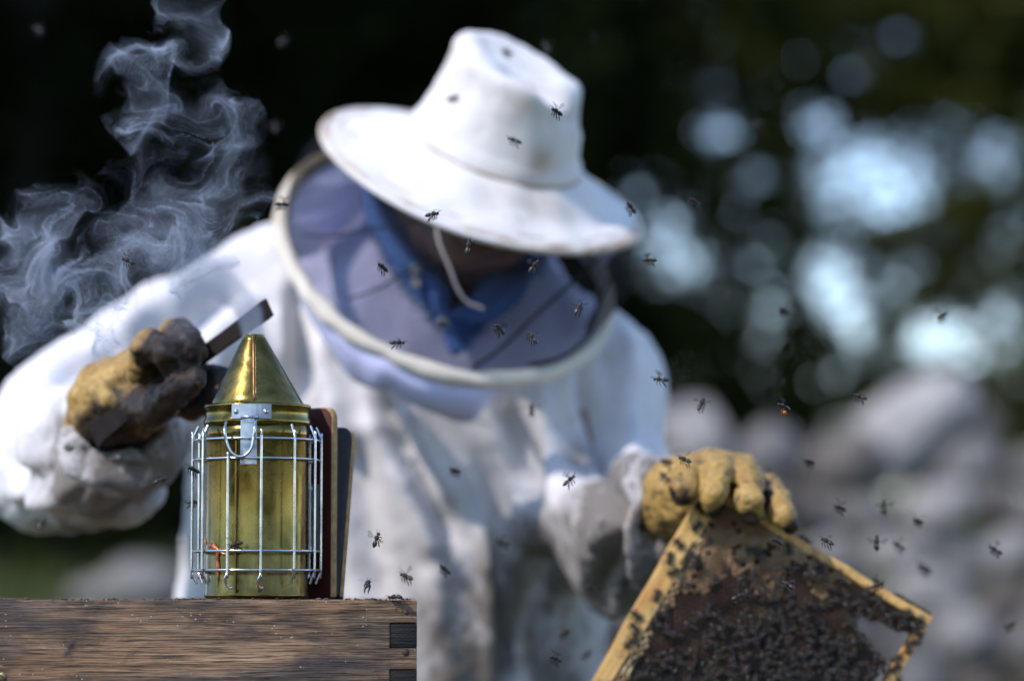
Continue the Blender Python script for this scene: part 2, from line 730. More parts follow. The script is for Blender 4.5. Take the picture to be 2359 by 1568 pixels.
def m_net(name, open_=0.54):
    """black hexagonal tulle: a fine lattice of threads with real holes between them"""
    k = NT(name)
    uv = k.n('UVMap').outputs[0]
    def lines(rot):
        mp = k.n('Mapping', {'Vector': uv})
        mp.inputs['Rotation'].default_value = (0, 0, rot)
        sx = k.n('SeparateXYZ', {0: mp.outputs[0]}).outputs[0]
        fr = k.math('FRACT', k.math('MULTIPLY', sx, 560.0))
        return k.math('LESS_THAN', k.math('ABSOLUTE', k.math('SUBTRACT', fr, 0.5)), 0.5 * (1 - math.sqrt(open_)))
    a = k.math('MAXIMUM', lines(R(45)), lines(R(-45)))
    tr = k.n('BsdfTransparent')
    th = k.n('BsdfPrincipled', {'Base Color': (0.006, 0.006, 0.008, 1), 'Roughness': 0.85})
    th.inputs['Specular IOR Level'].default_value = 0.15
    mx = k.n('MixShader', {0: a})
    k.t.links.new(tr.outputs[0], mx.inputs[1])
    k.t.links.new(th.outputs[0], mx.inputs[2])
    k.t.links.new(mx.outputs[0], k.out.inputs['Surface'])
    return k.m


def m_wing(name):
    k = NT(name)
    tr = k.n('BsdfTransparent', {'Color': (0.90, 0.88, 0.82, 1)})
    n = k.n('TexVoronoi', {'Vector': k.coord((700, 700, 700)), 'Scale': 1.0}, feature='DISTANCE_TO_EDGE').outputs[0]
    vein = k.rng(n, 0.0, 0.12, 1.0, 0.0)
    gl = k.n('BsdfPrincipled', {'Base Color': (0.035, 0.03, 0.026, 1), 'Roughness': 0.18})
    mx = k.n('MixShader', {0: k.math('ADD', 0.20, k.math('MULTIPLY', vein, 0.25))})
    k.t.links.new(tr.outputs[0], mx.inputs[1])
    k.t.links.new(gl.outputs[0], mx.inputs[2])
    k.t.links.new(mx.outputs[0], k.out.inputs['Surface'])
    return k.m


def m_bee(name, tint=0.0):
    """dark bee: brown furry thorax, black abdomen with pale hair bands (object x runs along the body)"""
    k = NT(name)
    x = k.n('SeparateXYZ', {0: k.coord()}).outputs[0]
    n = k.noise(k.coord((900, 900, 900)), 1.0, 3, 0.6)
    fr = k.math('FRACT', k.math('MULTIPLY', x, 560.0))
    band = k.math('MULTIPLY', k.rng(k.math('ABSOLUTE', k.math('SUBTRACT', fr, 0.5)), 0.20, 0.12, 0, 1), k.rng(x, -0.0018, -0.0022, 0, 1))
    tho = k.math('MULTIPLY', k.rng(x, -0.0012, -0.0004, 0, 1), k.rng(x, 0.0046, 0.0038, 0, 1))
    col = k.mix(band, (0.009, 0.008, 0.008), (0.075, 0.060, 0.04))
    col = k.mix(k.math('MULTIPLY', tho, k.rng(n, 0.3, 0.7, 0.35, 1.0)), col, (0.042, 0.025, 0.011))
    k.principled(Base_Color=col, Roughness=k.rng(tho, 0, 1, 0.32, 0.8), Normal=k.bump(n, 0.4, 0.0006))
    return k.m


def m_ground(name):
    k = NT(name)
    n = k.noise(k.coord((0.8, 0.8, 0.8)), 1.0, 8, 0.65)
    n2 = k.noise(k.coord((9, 9, 9)), 1.0, 6, 0.65)
    col = k.ramp(n, [(0.35, (0.045, 0.060, 0.022)), (0.52, (0.080, 0.092, 0.040)), (0.66, (0.15, 0.125, 0.085))])
    col = k.mix(k.rng(n2, 0.45, 0.7, 0, 0.6), col, (0.030, 0.026, 0.018))
    k.principled(Base_Color=col, Roughness=0.95, Normal=k.bump(n2, 0.8, 0.05))
    return k.m


def m_stone(name, col):
    k = NT(name)
    n = k.noise(k.coord((7, 7, 7)), 1.0, 8, 0.65)
    n2 = k.noise(k.coord((24, 24, 24)), 1.0, 6, 0.65)
    c = k.mix(k.rng(n, 0.3, 0.7), tuple(v * 0.55 for v in col), col)
    c = k.mix(k.rng(n2, 0.58, 0.75, 0, 0.6), c, (0.10, 0.095, 0.07))
    k.principled(Base_Color=c, Roughness=0.9, Normal=k.bump(n2, 0.8, 0.02))
    return k.m


def m_comb(name):
    k = NT(name)
    f = k.attr('tone')
    n = k.noise(k.coord((60, 60, 60)), 1.0, 5, 0.6)
    n2 = k.noise(k.coord((16, 16, 16)), 1.0, 4, 0.6)
    cap = k.ramp(n2, [(0.35, (0.10, 0.045, 0.018)), (0.5, (0.20, 0.115, 0.045)), (0.68, (0.29, 0.22, 0.115))])
    brood = k.ramp(n, [(0.3, (0.018, 0.008, 0.005)), (0.7, (0.075, 0.030, 0.015))])
    col = k.mix(f, brood, cap)
    k.principled(Base_Color=col, Roughness=0.5, Normal=k.bump(n, 0.5, 0.003))
    return k.m


def m_frame_wood(name):
    k = NT(name)
    n1 = k.noise(k.coord((40, 40, 40)), 1.0, 6, 0.65, 0.6)
    n2 = k.noise(k.coord((13, 13, 13)), 1.0, 4, 0.6)
    gr = k.noise(k.coord((260, 30, 260)), 1.0, 4, 0.6)
    col = k.ramp(gr, [(0.35, (0.50, 0.28, 0.075)), (0.65, (0.70, 0.45, 0.15))])
    col = k.mix(k.rng(n2, 0.50, 0.66, 0, 0.75), col, (0.46, 0.16, 0.030))
    col = k.mix(k.rng(n1, 0.56, 0.70, 0, 0.8), col, (0.13, 0.055, 0.018))
    b = k.principled(Base_Color=col, Roughness=0.55, Normal=k.bump(k.math('ADD', gr, n1), 0.5, 0.0012))
    return k.m


def m_bark(name, col=(0.045, 0.035, 0.028)):
    k = NT(name)
    n = k.noise(k.coord((18, 18, 3)), 1.0, 7, 0.65)
    k.principled(Base_Color=k.mix(k.rng(n, 0.35, 0.7), tuple(v * 0.4 for v in col), col), Roughness=0.9, Normal=k.bump(n, 0.9, 0.03))
    return k.m


M = {}
M['brass'] = m_brass('brass', 0.35)
M['brass_cone'] = m_brass('brass_heat_stained', 0.7)
M['zinc'] = m_metal('zinc_plate', (0.42, 0.46, 0.52), 0.42, 0.2, 60)
M['wire'] = m_metal('galvanised_wire', (0.66, 0.69, 0.74), 0.22, 0.10, 35)
M['copper'] = m_metal('copper_seam', (0.42, 0.20, 0.11), 0.35, 0.2, 90)
M['tool'] = m_plain('blackened_steel', (0.016, 0.012, 0.010), 0.75, 0.5, 90, 0.4, 0.001, 0.12)
M['red_board'] = m_plain('dark_red_painted_board', (0.085, 0.014, 0.012), 0.45, 0.45, 45, 0.3, 0.001, 0.4)
M['leather_tan'] = m_plain('tan_leather_edge', (0.48, 0.29, 0.11), 0.6, 0.5, 120, 0.5, 0.0015)
M['leather_dark'] = m_plain('dark_bellows_leather', (0.030, 0.027, 0.032), 0.55, 0.5, 70, 0.5, 0.002)
M['wood'] = m_wood('weathered_hive_wood')
M['wood_side'] = m_wood('weathered_hive_wood_side', axis=1)
M['wood_end'] = m_wood('dark_end_grain', dark=True)
M['nail'] = m_plain('rusty_nail', (0.05, 0.035, 0.025), 0.6, 0.5, 200, 0.4, 0.001)
M['screw'] = m_metal('old_brass_screw', (0.32, 0.26, 0.13), 0.5, 0.2, 200)
M['propolis'] = m_plain('orange_propolis', (0.42, 0.10, 0.012), 0.25, 0.4, 120, 0.3, 0.001, 0.6)
M['cloth'] = m_cloth('white_cotton', (0.79, 0.765, 0.755), (0.13, 0.11, 0.09))
M['hat'] = m_cloth('hat_cotton', (0.75, 0.725, 0.70), (0.33, 0.24, 0.14))
M['ring'] = m_cloth('cream_piping', (0.70, 0.65, 0.55), (0.30, 0.22, 0.12))
M['lilac'] = m_cloth('lilac_lining', (0.60, 0.62, 0.86), (0.25, 0.22, 0.25))
M['hood'] = m_hood('sheer_hood_cotton')
M['denim'] = m_plain('blue_denim', (0.11, 0.235, 0.58), 0.9, 0.35, 420, 0.3, 0.0008, 0.1, 0.2)
M['skin'] = m_plain('skin', (0.36, 0.20, 0.15), 0.5, 0.2, 30, 0.15, 0.001, 0.4)
M['hair'] = m_plain('dark_hair', (0.05, 0.04, 0.035), 0.6, 0.5, 300, 0.6, 0.002)
M['button'] = m_plain('shell_button', (0.62, 0.60, 0.55), 0.3, 0.2, 90, 0.1, 0.001, 0.5)
M['cord'] = m_plain('pale_drawstring', (0.44, 0.38, 0.36), 0.9, 0.3, 400, 0.5, 0.001)
M['net'] = m_net('black_netting')
M['seam'] = m_plain('black_netting_seam', (0.008, 0.008, 0.010), 0.9, 0.3, 300, 0.2, 0.001)
M['glove'] = m_glove('tan_leather_glove')
M['frame_wood'] = m_frame_wood('pale_frame_wood')
M['comb'] = m_comb('brood_comb')
M['wax'] = m_plain('pale_wax', (0.48, 0.40, 0.20), 0.45, 0.4, 60, 0.5, 0.003, 0.4)
M['bee'] = m_bee('bee_body')
M['wing'] = m_wing('bee_wing')
M['pollen'] = m_plain('orange_pollen', (0.80, 0.18, 0.03), 0.8, 0.3, 900, 0.4, 0.0005)
M['debris'] = m_plain('wax_crumbs', (0.12, 0.085, 0.06), 0.8, 0.6, 90, 0.4, 0.002)
M['ground'] = m_ground('rough_grass_ground')
M['grass'] = m_leaf('grass_blades', (0.035, 0.060, 0.012), (0.085, 0.11, 0.030), 0.3)
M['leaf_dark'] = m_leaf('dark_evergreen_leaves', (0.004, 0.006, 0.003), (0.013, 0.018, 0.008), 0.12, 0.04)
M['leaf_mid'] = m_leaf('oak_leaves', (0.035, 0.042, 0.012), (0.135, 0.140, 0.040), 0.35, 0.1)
M['bark'] = m_bark('dark_bark')
M['stones'] = [m_stone('stone_%d' % i, c) for i, c in enumerate([(0.31, 0.29, 0.27), (0.23, 0.20, 0.175), (0.48, 0.45, 0.42), (0.15, 0.125, 0.105)])]

# ================================================================== the setting
def ground_h(x, y):
    t = np.clip((y - 6.8) / 4.0, 0, 1)
    t = t * t * (3 - 2 * t)
    return 1.28 * t + 0.05 * np.sin(x * 0.9 + 1.3) * np.clip((y - 5) / 4, 0, 1) + 0.015 * np.sin(x * 3.1) * np.sin(y * 2.3)


def build_ground():
    a = np.concatenate([-np.geomspace(1500, 12, 16), np.linspace(-11, 11, 90), np.geomspace(12, 1500, 16)])
    b = np.concatenate([-np.geomspace(1500, 6, 14), np.linspace(-5, 18, 110), np.geomspace(19, 1500, 16)])
    X, Y = np.meshgrid(a, b, indexing='ij')
    Z = ground_h(X, Y)
    V = np.stack([X, Y, Z], -1).reshape(-1, 3)
    n, m = X.shape
    i, j = np.meshgrid(np.arange(n - 1), np.arange(m - 1), indexing='ij')
    q = (i * m + j).ravel()
    F = np.stack([q, q + m, q + m + 1, q + 1], 1)
    o = obj('ground', mesh_from('ground', V, F), M['ground'])
    tag(o, 'rough grassy ground rising to a bank behind the beekeeper', kind='structure')


def leaf_mesh(name, pos, size, flat=0.35, seed=0, slim=0.55):
    """many leaf faces, each a bent diamond of two quads"""
    g = np.random.default_rng(seed)
    n = len(pos)
    d = g.standard_normal((n, 3))
    d[:, 2] = d[:, 2] * 0.6 - 0.25
    d /= np.linalg.norm(d, axis=1)[:, None]
    up = g.standard_normal((n, 3)) * flat + np.array([0, 0, 1.0])
    sd = np.cross(d, up)
    sd /= np.linalg.norm(sd, axis=1)[:, None] + 1e-9
    nr = np.cross(sd, d)
    s = (size * g.uniform(0.6, 1.3, n))[:, None]
    w = s * slim * 0.5
    V = np.stack([pos - d * s * 0.5, pos + sd * w + nr * w * 0.35, pos + d * s * 0.5, pos - sd * w + nr * w * 0.35], 1).reshape(-1, 3)
    b = np.arange(n)[:, None] * 4
    F = np.concatenate([b + np.array([[0, 1, 2]]), b + np.array([[0, 2, 3]])])
    me = mesh_from(name, V, F, smooth=False)
    tone = np.clip(g.normal(0.45, 0.28, n), 0, 1)
    set_attr(me, 'tone', np.repeat(tone, 4))
    return me


def clumps(centers, rad, per, seed=0):
    g = np.random.default_rng(seed)
    d = g.standard_normal((len(centers), per, 3))
    d /= np.linalg.norm(d, axis=2)[..., None]
    r = rad * g.uniform(0.15, 1, (len(centers), per, 1)) ** 0.5
    return (centers[:, None, :] + d * r * np.array([1, 1, 0.8])).reshape(-1, 3)


def tree(name, base, height, lean, limbs, leafpos, leafsize, leafmat, label, cat='tree', group=None, r0=0.12, seed=0, flat=0.35):
    t = thing(name, label, cat, base, group=group)
    g = np.random.default_rng(seed)
    b = np.array(base, float)
    path = smooth_path([(0, 0, -0.15), (lean[0] * 0.3, lean[1] * 0.3, height * 0.35), (lean[0] * 0.8 + g.normal(0, .08), lean[1] * .8, height * 0.7), (lean[0], lean[1], height)], 6)
    rad = np.linspace(r0, r0 * 0.25, len(path)) * (1 + 0.05 * g.standard_normal(len(path)))
    rad[0] *= 1.35
    obj('trunk', mesh_from('trunk', *tube(path, rad, 10)), M['bark'], t)
    for i in range(limbs):
        f = g.uniform(0.35, 0.95)
        o = path[int(f * (len(path) - 1))]
        a = g.uniform(0, 2 * np.pi)
        L = height * g.uniform(0.25, 0.45)
        e = o + np.array([math.cos(a) * L, math.sin(a) * L, L * g.uniform(0.15, 0.7)])
        mid = (o + e) / 2 + np.array([0, 0, L * 0.12]) + g.normal(0, 0.05, 3)
        lp = smooth_path([o, mid, e], 5)
        obj('limb', mesh_from('limb', *tube(lp, np.linspace(r0 * 0.42, r0 * 0.08, len(lp)), 7)), M['bark'], t)
    obj('crown', leaf_mesh('crown', leafpos - b, leafsize, flat, seed), leafmat, t)
    return t


# bright openings in the right-hand foliage, (x, z, rx, rz) in metres on the plane of the branches
LAY = 13.0


def gap(x, y, rx, ry):
    p = P(x, y, LAY)
    return (p[0], p[2], max(rx - 14, 9) * S(LAY), max(ry - 14, 9) * S(LAY))


GAPS = [gap(*a) for a in [(2045, 410, 112, 108), (1955, 425, 120, 80), (1885, 275, 52, 48), (1650, 305, 55, 45), (1520, 600, 125, 48), (1900, 620, 70, 60), (1935, 690, 90, 60),
                          (2150, 810, 100, 40), (2190, 750, 80, 40), (2252, 335, 36, 40), (2335, 400, 34, 40), (2340, 530, 34, 45), (2335, 790, 40, 80), (2003, 140, 34, 34), (1965, 785, 34, 38),
                          (2110, 640, 34, 55), (1460, 445, 50, 34), (1545, 500, 40, 30), (1780, 590, 22, 26), (1725, 430, 22, 22), (1380, 100, 32, 30), (1770, 720, 28, 40)]]


def in_gap(p, grow=0.0):
    m = np.zeros(len(p), bool)
    for x, z, rx, rz in GAPS:
        m |= ((p[:, 0] - x) / (rx + grow)) ** 2 + ((p[:, 2] - z) / (rz + grow)) ** 2 < 1
    return m


def build_trees():
    g = np.random.default_rng(3)
    # broadleaf trees on the right, low branches with sky between them
    N = 27000
    c = np.stack([g.uniform(-0.6, 4.2, N), g.uniform(LAY - 0.7, LAY + 0.7, N), 1.50 + 3.6 * g.uniform(0, 1, N) ** 0.9], 1)
    low = 1.60 + 0.10 * np.sin(c[:, 0] * 2.7)
    c = c[c[:, 2] > low]
    # thinner foliage around the openings
    near = np.zeros(len(c))
    for x, z, rx, rz in GAPS:
        near = np.maximum(near, np.exp(-(((c[:, 0] - x) / (rx + 0.14)) ** 2 + ((c[:, 2] - z) / (rz + 0.14)) ** 2)))
    c = c[g.uniform(0, 1, len(c)) > near * 0.38]
    roots = np.array([(0.35, 13.3, 1.2), (1.32, 13.6, 1.22), (3.3, 13.0, 1.22)])
    own = np.argmin(np.abs(c[:, 0:1] + 0.25 * np.sin(c[:, 2:3] * 3) - roots[:, 0]), 1)
    lab = ['oak tree with loose lit leaves close behind the white hat',
           'slender oak with wide sky gaps between its branches',
           'oak with drooping branches over the pale stone rubble']
    for i in range(3):
        lp = clumps(c[own == i], 0.085, 9, 20 + i)
        lp = lp[~in_gap(lp, 0.045) | (g.uniform(0, 1, len(lp)) < 0.12)]
        tree('oak_tree', roots[i], 3.6, (0.25 * (i - 1), 0.1), 5, lp, 0.075, M['leaf_mid'], lab[i], group='oaks on the bank', r0=0.055, seed=30 + i)
    # overhanging boughs of those oaks out of the frame keep the lower branches in shade
    # evergreen wood on the left, deep and dark
    spots = [(-3.3, 11.2), (-2.35, 12.4), (-1.75, 10.9), (-0.95, 12.2), (-0.55, 11.2), (-0.25, 12.6), (-2.9, 13.6)]
    names = ['dark evergreen at the outer end of the wood', 'tall dark evergreen with a bare lower trunk', 'dark evergreen standing behind the drifting smoke',
             'dark evergreen between smoke and white hat', 'dense evergreen directly behind the white hat', 'dense evergreen where the wood meets the oaks', 'dark evergreen deepest inside the wood']
    for i, (x, y) in enumerate(spots):
        b = (x, y, float(ground_h(x, y)))
        n = 1250
        cc = np.stack([x + np.clip(g.normal(0, 0.5, n), -1.2, 0.75 if x > -0.8 else 1.2), y + g.normal(0, 0.45, n), b[2] + 0.05 + (4.9 if x < -1.2 else 2.5) * g.uniform(0, 1, n) ** 1.1], 1)
        cc = cc[~in_gap(cc, 0.02)]
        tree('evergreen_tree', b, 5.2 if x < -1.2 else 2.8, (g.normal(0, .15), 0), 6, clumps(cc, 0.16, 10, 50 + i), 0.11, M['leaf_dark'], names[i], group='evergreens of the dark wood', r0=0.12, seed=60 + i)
    # two big trees added for their high unseen crowns, which keep sun off the wood
    for i, (x, y, lab2, rx, ry) in enumerate([(-5.2, 8.9, 'added spreading tree whose unseen high crown shades the wood', 2.7, 2.0), (-3.6, 11.4, 'added broad tree whose unseen crown shades the bank behind the beekeeper', 1.7, 1.1)]):
        b = (x - 1.2, y, float(ground_h(x - 1.2, y))) if i == 0 else (-0.75, 11.75, float(ground_h(-0.75, 11.75)))
        n = 1500
        u = g.uniform(-1, 1, (n, 3))
        u = u[(u ** 2).sum(1) < 1]
        cc = np.array([x, y, 6.6]) + u * np.array([rx, ry, 1.6])
        tree('added_shade_tree', b, 6.2, (x - b[0], y - b[1]), 7, clumps(cc, 0.42, 16, 80 + i), 0.21, M['leaf_dark'], lab2, group='trees added to shade the wood', r0=0.26, seed=90 + i, flat=0.5)


def shrub(base, r, h, n, size, label, group, seed, mat):
    g = np.random.default_rng(seed)
    t = thing('shrub', label, 'shrub', base, group=group)
    u = g.uniform(-1, 1, (n, 3))
    u = u[(u[:, 0] ** 2 + u[:, 1] ** 2) < 1]
    c = u * np.array([r[0], r[1], h / 2]) + np.array([0, 0, h / 2])
    c[:, 2] *= 0.75 + 0.25 * np.sin(c[:, 0] * 4 + seed)
    for i in range(3):
        a = g.uniform(0, 6.28)
        pts = [(0, 0, -0.1), (0.2 * r[0] * math.cos(a), 0.2 * r[1] * math.sin(a), h * 0.4), (0.5 * r[0] * math.cos(a), 0.5 * r[1] * math.sin(a), h * 0.85)]
        obj('stem', mesh_from('stem', *tube(smooth_path(pts, 4), np.linspace(0.03, 0.008, 9), 7)), M['bark'], t)
    obj('foliage', leaf_mesh('foliage', clumps(c, 0.14, 10, seed), size, 0.5, seed), mat, t)


def build_shrubs():
    for i, (x, y, rx, h, lab) in enumerate([(-3.1, 10.4, 0.75, 1.0, 'low dark shrub at the outer edge of the wood'), (-2.2, 10.7, 0.7, 0.95, 'low dark shrub behind the bagging sleeve'),
                                            (-1.45, 10.3, 0.7, 0.85, 'low dark shrub behind the smoker'), (-0.6, 10.8, 0.7, 1.0, 'low dark shrub behind the beekeeper')]):
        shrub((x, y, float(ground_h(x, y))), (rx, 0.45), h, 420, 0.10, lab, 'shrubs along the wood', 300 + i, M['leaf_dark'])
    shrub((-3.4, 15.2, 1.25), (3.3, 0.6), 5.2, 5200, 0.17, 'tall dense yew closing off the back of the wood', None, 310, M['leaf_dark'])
    # unseen hedgerows added behind the camera as dark shapes for the brass to reflect
    for i, (x, y, rx, ry, h, lab) in enumerate([(7.6, -10.0, 6.6, 0.8, 6.0, 'added tall hedgerow behind the camera, darkening the brass reflections'), (-17.0, -9.0, 6.0, 0.8, 5.0, 'added tall hedgerow farther off behind the camera, darkening the brass reflections')]):
        shrub((x, y, 0), (rx, ry), h, 2600, 0.20, lab, None, 320 + i, M['leaf_dark'])


def rock_mesh(seed, r):
    g = np.random.default_rng(seed)
    bm = bmesh.new()
    bmesh.ops.create_icosphere(bm, subdivisions=2, radius=1)
    pl = g.standard_normal((9, 3))
    pl /= np.linalg.norm(pl, axis=1)[:, None]
    off = g.uniform(0.62, 0.95, 9)
    for v in bm.verts:
        c = np.array(v.co)
        for p, o in zip(pl, off):
            d = c @ p - o
            if d > 0:
                c = c - p * d * 0.9
        c *= 1 + 0.04 * g.standard_normal()
        v.co = Vector(c * r)
    me = bpy.data.meshes.new('stone')
    bm.to_mesh(me)
    bm.free()
    return me


def build_rubble():
    g = np.random.default_rng(8)
    w = thing('stone_wall', 'tumbled dry stone wall of grey and pale rubble below the oaks', 'wall', (0, 0, 0))
    shapes = []
    for i in range(16):
        me = rock_mesh(100 + i, (1, g.uniform(0.7, 1.0), g.uniform(0.55, 0.85)))
        me.materials.append(M['stones'][[0, 1, 0, 2, 3, 0, 1, 0][i % 8]])
        shapes.append(me)
    spots = []
    for course in range(10):
        z = 0.36 + course * 0.135
        x = -0.3 + g.uniform(0, 0.2)
        while x < 2.7:
            r = g.uniform(0.075, 0.15)
            y = 8.6 + course * 0.065 + g.normal(0, 0.05)
            top = 1.52 + 0.10 * math.sin(x * 2.1) + 0.06 * math.sin(x * 5.3)
            if z < top and not (x < 0.15 and course > 5):
                spots.append((x, y, z + g.normal(0, 0.02), r))
            x += r * 1.55
    for i, (x, y, z, r) in enumerate(spots[:295]):
        o = obj('stone', shapes[int(g.integers(0, 16))], None, w, (x, y, z), tuple(g.uniform(-0.6, 0.6, 2)) + (g.uniform(0, 6.28),))
        o.scale = (r * 1.15,) * 3
    # one large pale slab leaning on the rubble
    me = rock_mesh(400, (0.26, 0.13, 0.13))
    me.materials.append(M['stones'][2])
    p = P(2090, 985, 9.15)
    o = obj('pale_boulder', me, None, None, p, (0.2, -0.6, 0.3))
    tag(o, 'large pale boulder leaning on top of the grey rubble', 'boulder')
    # loose stones on the bank to the left of the hive
    for i, (px, py, r) in enumerate([(250, 1310, 0.13), (350, 1290, 0.19), (310, 1340, 0.10)]):
        me = rock_mesh(420 + i, (r, r * 0.8, r * 0.6))
        me.materials.append(M['stones'][0])
        p = P(px, py, 9.6)
        o = obj('field_stone', me, None, None, (p[0], p[1], float(ground_h(p[0], p[1])) + r * 0.35), (0, 0, i))
        tag(o, ['middle-sized grey field stone in the grass of the bank', 'largest grey field stone in the grass of the bank', 'smallest grey field stone in the grass of the bank'][i], 'stone', 'stones in the grass')


def build_grass():
    g = np.random.default_rng(9)
    n = 26000
    x = g.uniform(-3.4, 2.8, n)
    y = g.uniform(6.2, 11.2, n)
    k = np.sin(x * 2.1 + 1) + np.sin(y * 1.7 + x) + g.normal(0, 0.7, n) > -0.4
    k &= ~((x > -0.4) & (y < 9.7) & (y > 7.6))
    x, y = x[k], y[k]
    n = len(x)
    z = ground_h(x, y)
    h = g.uniform(0.06, 0.20, n)
    a = g.uniform(0, 6.28, n)
    l = g.normal(0, 0.35, (n, 2)) * h[:, None]
    w = 0.006
    B = np.stack([x, y, z - 0.01], 1)
    sx = np.stack([np.cos(a) * w, np.sin(a) * w, 0 * a], 1)
    T = B + np.concatenate([l, h[:, None]], 1)
    Mid = B + np.concatenate([l * 0.35, h[:, None] * 0.6], 1)
    V = np.stack([B - sx, B + sx, Mid + sx * 0.8, Mid - sx * 0.8, T], 1).reshape(-1, 3)
    b = np.arange(n)[:, None] * 5
    F = np.concatenate([b + np.array([[0, 1, 2]]), b + np.array([[0, 2, 3]]), b + np.array([[3, 2, 4]])])
    me = mesh_from('grass', V, F, smooth=False)
    set_attr(me, 'tone', np.repeat(np.clip(g.normal(0.4, 0.3, n), 0, 1), 5))
    o = obj('grass', me, M['grass'])
    tag(o, 'rough green grass growing over the bank', kind='stuff')


build_ground()
build_trees()
build_shrubs()
build_rubble()
build_grass()

# ================================================================== hive
HY = 2.792
HANG = R(2.4)


def build_hive_box(name, label, ztop, top=False):
    """box of finger-jointed boards; local x along the front to the right end (x=0), y to the back, z up from its bottom"""
    H, L, D, T = 0.2365, 0.52, 0.46, 0.025
    c = P(960.5, 1369, HY)
    t = thing(name, label, 'beehive', (c[0], HY, ztop - H), (0, 0, HANG), group='boxes of the hive')
    fh = 0.0215
    def fingers(first):
        """x of the board end at each finger from the top down"""
        out, z, k = [], H, 0
        while z > 1e-6:
            z2 = max(0, z - fh * (1.0 + 0.06 * math.sin(k * 2.3)))
            out.append((z, z2, (k % 2 == 0) == first))
            z = z2
            k += 1
        return out
    # front and back boards: long at even fingers
    for back in (0, 1):
        pts = []
        g = 0.0004
        for z, z2, lng in fingers(True):
            x = -0.0002 if lng else -T - g
            pts += [(x, z - (0 if z == H else (-g if not lng else g))), (x, z2 + (g if lng else -g) if z2 > 0 else 0)]
        lft = [(-L - p[0], p[1]) for p in reversed(pts)]
        me = prism(pts + lft, T, 0.0009, 2)
        o = obj('front_board' if not back else 'back_board', flat_smooth(me), M['wood'], t, (0, (D - T) if back else 0, 0))
        if not back:
            rb = np.random.default_rng(4)
    # side boards: fingers fill the gaps; their dark end grain shows on the front
    for s in (0, 1):
        pts = []
        g = 0.0004
        for z, z2, lng in fingers(False):
            y = 0.0012 if lng else T + g
            pts += [(y, z - (g if z < H else 0)), (y, z2 + (g if z2 > 0 else 0))]
        lft = [(D - p[0], p[1]) for p in reversed(pts)]
        me = prism(pts + lft, T, 0.0008, 2)
        # outline is drawn in (y, z): swap axes
        for v in me.vertices:
            v.co = Vector((-v.co.y, v.co.x, v.co.z))
        me.flip_normals()
        me.materials.append(M['wood_side'])
        me.materials.append(M['wood_end'])
        for p in me.polygons:
            if p.normal.y < -0.8 or p.normal.y > 0.8:
                p.material_index = 1
        obj('side_board', flat_smooth(me), None, t, (0 if s == 0 else -L + T, 0, 0))
    if top:
        me = box_me(L - 2 * T - 0.002, D - 2 * T - 0.002, 0.010, 0.001)
        obj('inner_lid', me, M['wood'], t, (-L / 2, D / 2, H - 0.0065))
        for (px, py, r, m) in [(936, 1410, 0.0021, 'nail'), (934, 1501, 0.0034, 'nail'), (12, 1556, 0.0042, 'screw')]:
            q = P(px, py, HY)
            lx = (q[0] - c[0]) / math.cos(HANG)
            v, f = lathe([(0.0001, 0.0010), (r * 0.8, 0.0009), (r, 0.0002), (r, -0.003)], 14)
            v = np.stack([v[:, 0], -v[:, 2], v[:, 1]], 1)
            n = obj('nail_head' if m == 'nail' else 'screw_head', mesh_from('n', v, f), M[m], t, (lx, 0, q[2] - (ztop - H)))
            if m == 'screw':
                obj('slot', box_me(r * 1.7, 0.0006, r * 0.28), M['nail'], n, (0, -0.001, 0), (0, 0.6, 0))
    return t


build_hive_box('hive_box', 'weathered brown wooden hive box the brass smoker stands on', HIVE_Z, top=True)
build_hive_box('hive_box', 'hive box directly beneath the one carrying the smoker', HIVE_Z - 0.2385)
build_hive_box('hive_box', 'lowest hive box resting on the wooden stand', HIVE_Z - 0.477)
st = thing('hive_stand', 'low wooden stand under the stack of hive boxes', 'stand', (P(960.5, 1369, HY)[0] - 0.26, HY + 0.23, 0), (0, 0, HANG))
ZS = HIVE_Z - 0.477 - 0.2365 - 0.002
for sx in (-1, 1):
    obj('rail', box_me(0.06, 0.46, 0.06, 0.003), M['wood_side'], st, (sx * 0.2, 0, ZS - 0.03))
    for sy in (-1, 1):
        obj('leg', box_me(0.06, 0.06, ZS - 0.06, 0.003), M['wood'], st, (sx * 0.2, sy * 0.18, (ZS - 0.06) / 2))


def build_debris():
    g = np.random.default_rng(12)
    c = P(960.5, 1369, HY)
    parts = []
    for i in range(150):
        u = -g.uniform(0.0, 0.42)
        if g.uniform() < 0.45:
            u = -0.088 * 0 - g.choice([0.215, 0.225, 0.20, 0.045, 0.39]) + g.normal(0, 0.012)
        if u > -0.004 or u < -0.44:
            continue
        v = abs(g.normal(0, 0.008)) + 0.002
        s = g.uniform(0.0005, 0.0019)
        x = c[0] + u * math.cos(HANG) - v * math.sin(HANG)
        y = HY + u * math.sin(HANG) + v * math.cos(HANG)
        bm = bmesh.new()
        bmesh.ops.create_icosphere(bm, subdivisions=1, radius=1)
        R3 = np.array(Matrix.Rotation(g.uniform(0, 6), 3, 'Z') @ Matrix.Rotation(g.uniform(-.5, .5), 3, 'X'))
        V = np.array([v_.co for v_ in bm.verts]) * np.array([s * g.uniform(1, 2.4), s, s * g.uniform(0.5, 1.1)]) * g.uniform(0.8, 1.2, (len(bm.verts), 1))
        F = [tuple(q.index for q in f.verts) for f in bm.faces]
        bm.free()
        parts.append((V @ R3.T + np.array([x, y, HIVE_Z + s * 0.4]), F))
    o = obj('wax_debris', mesh_from('wax_debris', *merge(*parts), smooth=False), M['debris'])
    tag(o, 'crumbs of wax and dry grass along the top edge of the hive box', kind='stuff')


build_debris()

# ================================================================== bee smoker
SY = 2.862
BX = P(590, 1369, SY)[0]


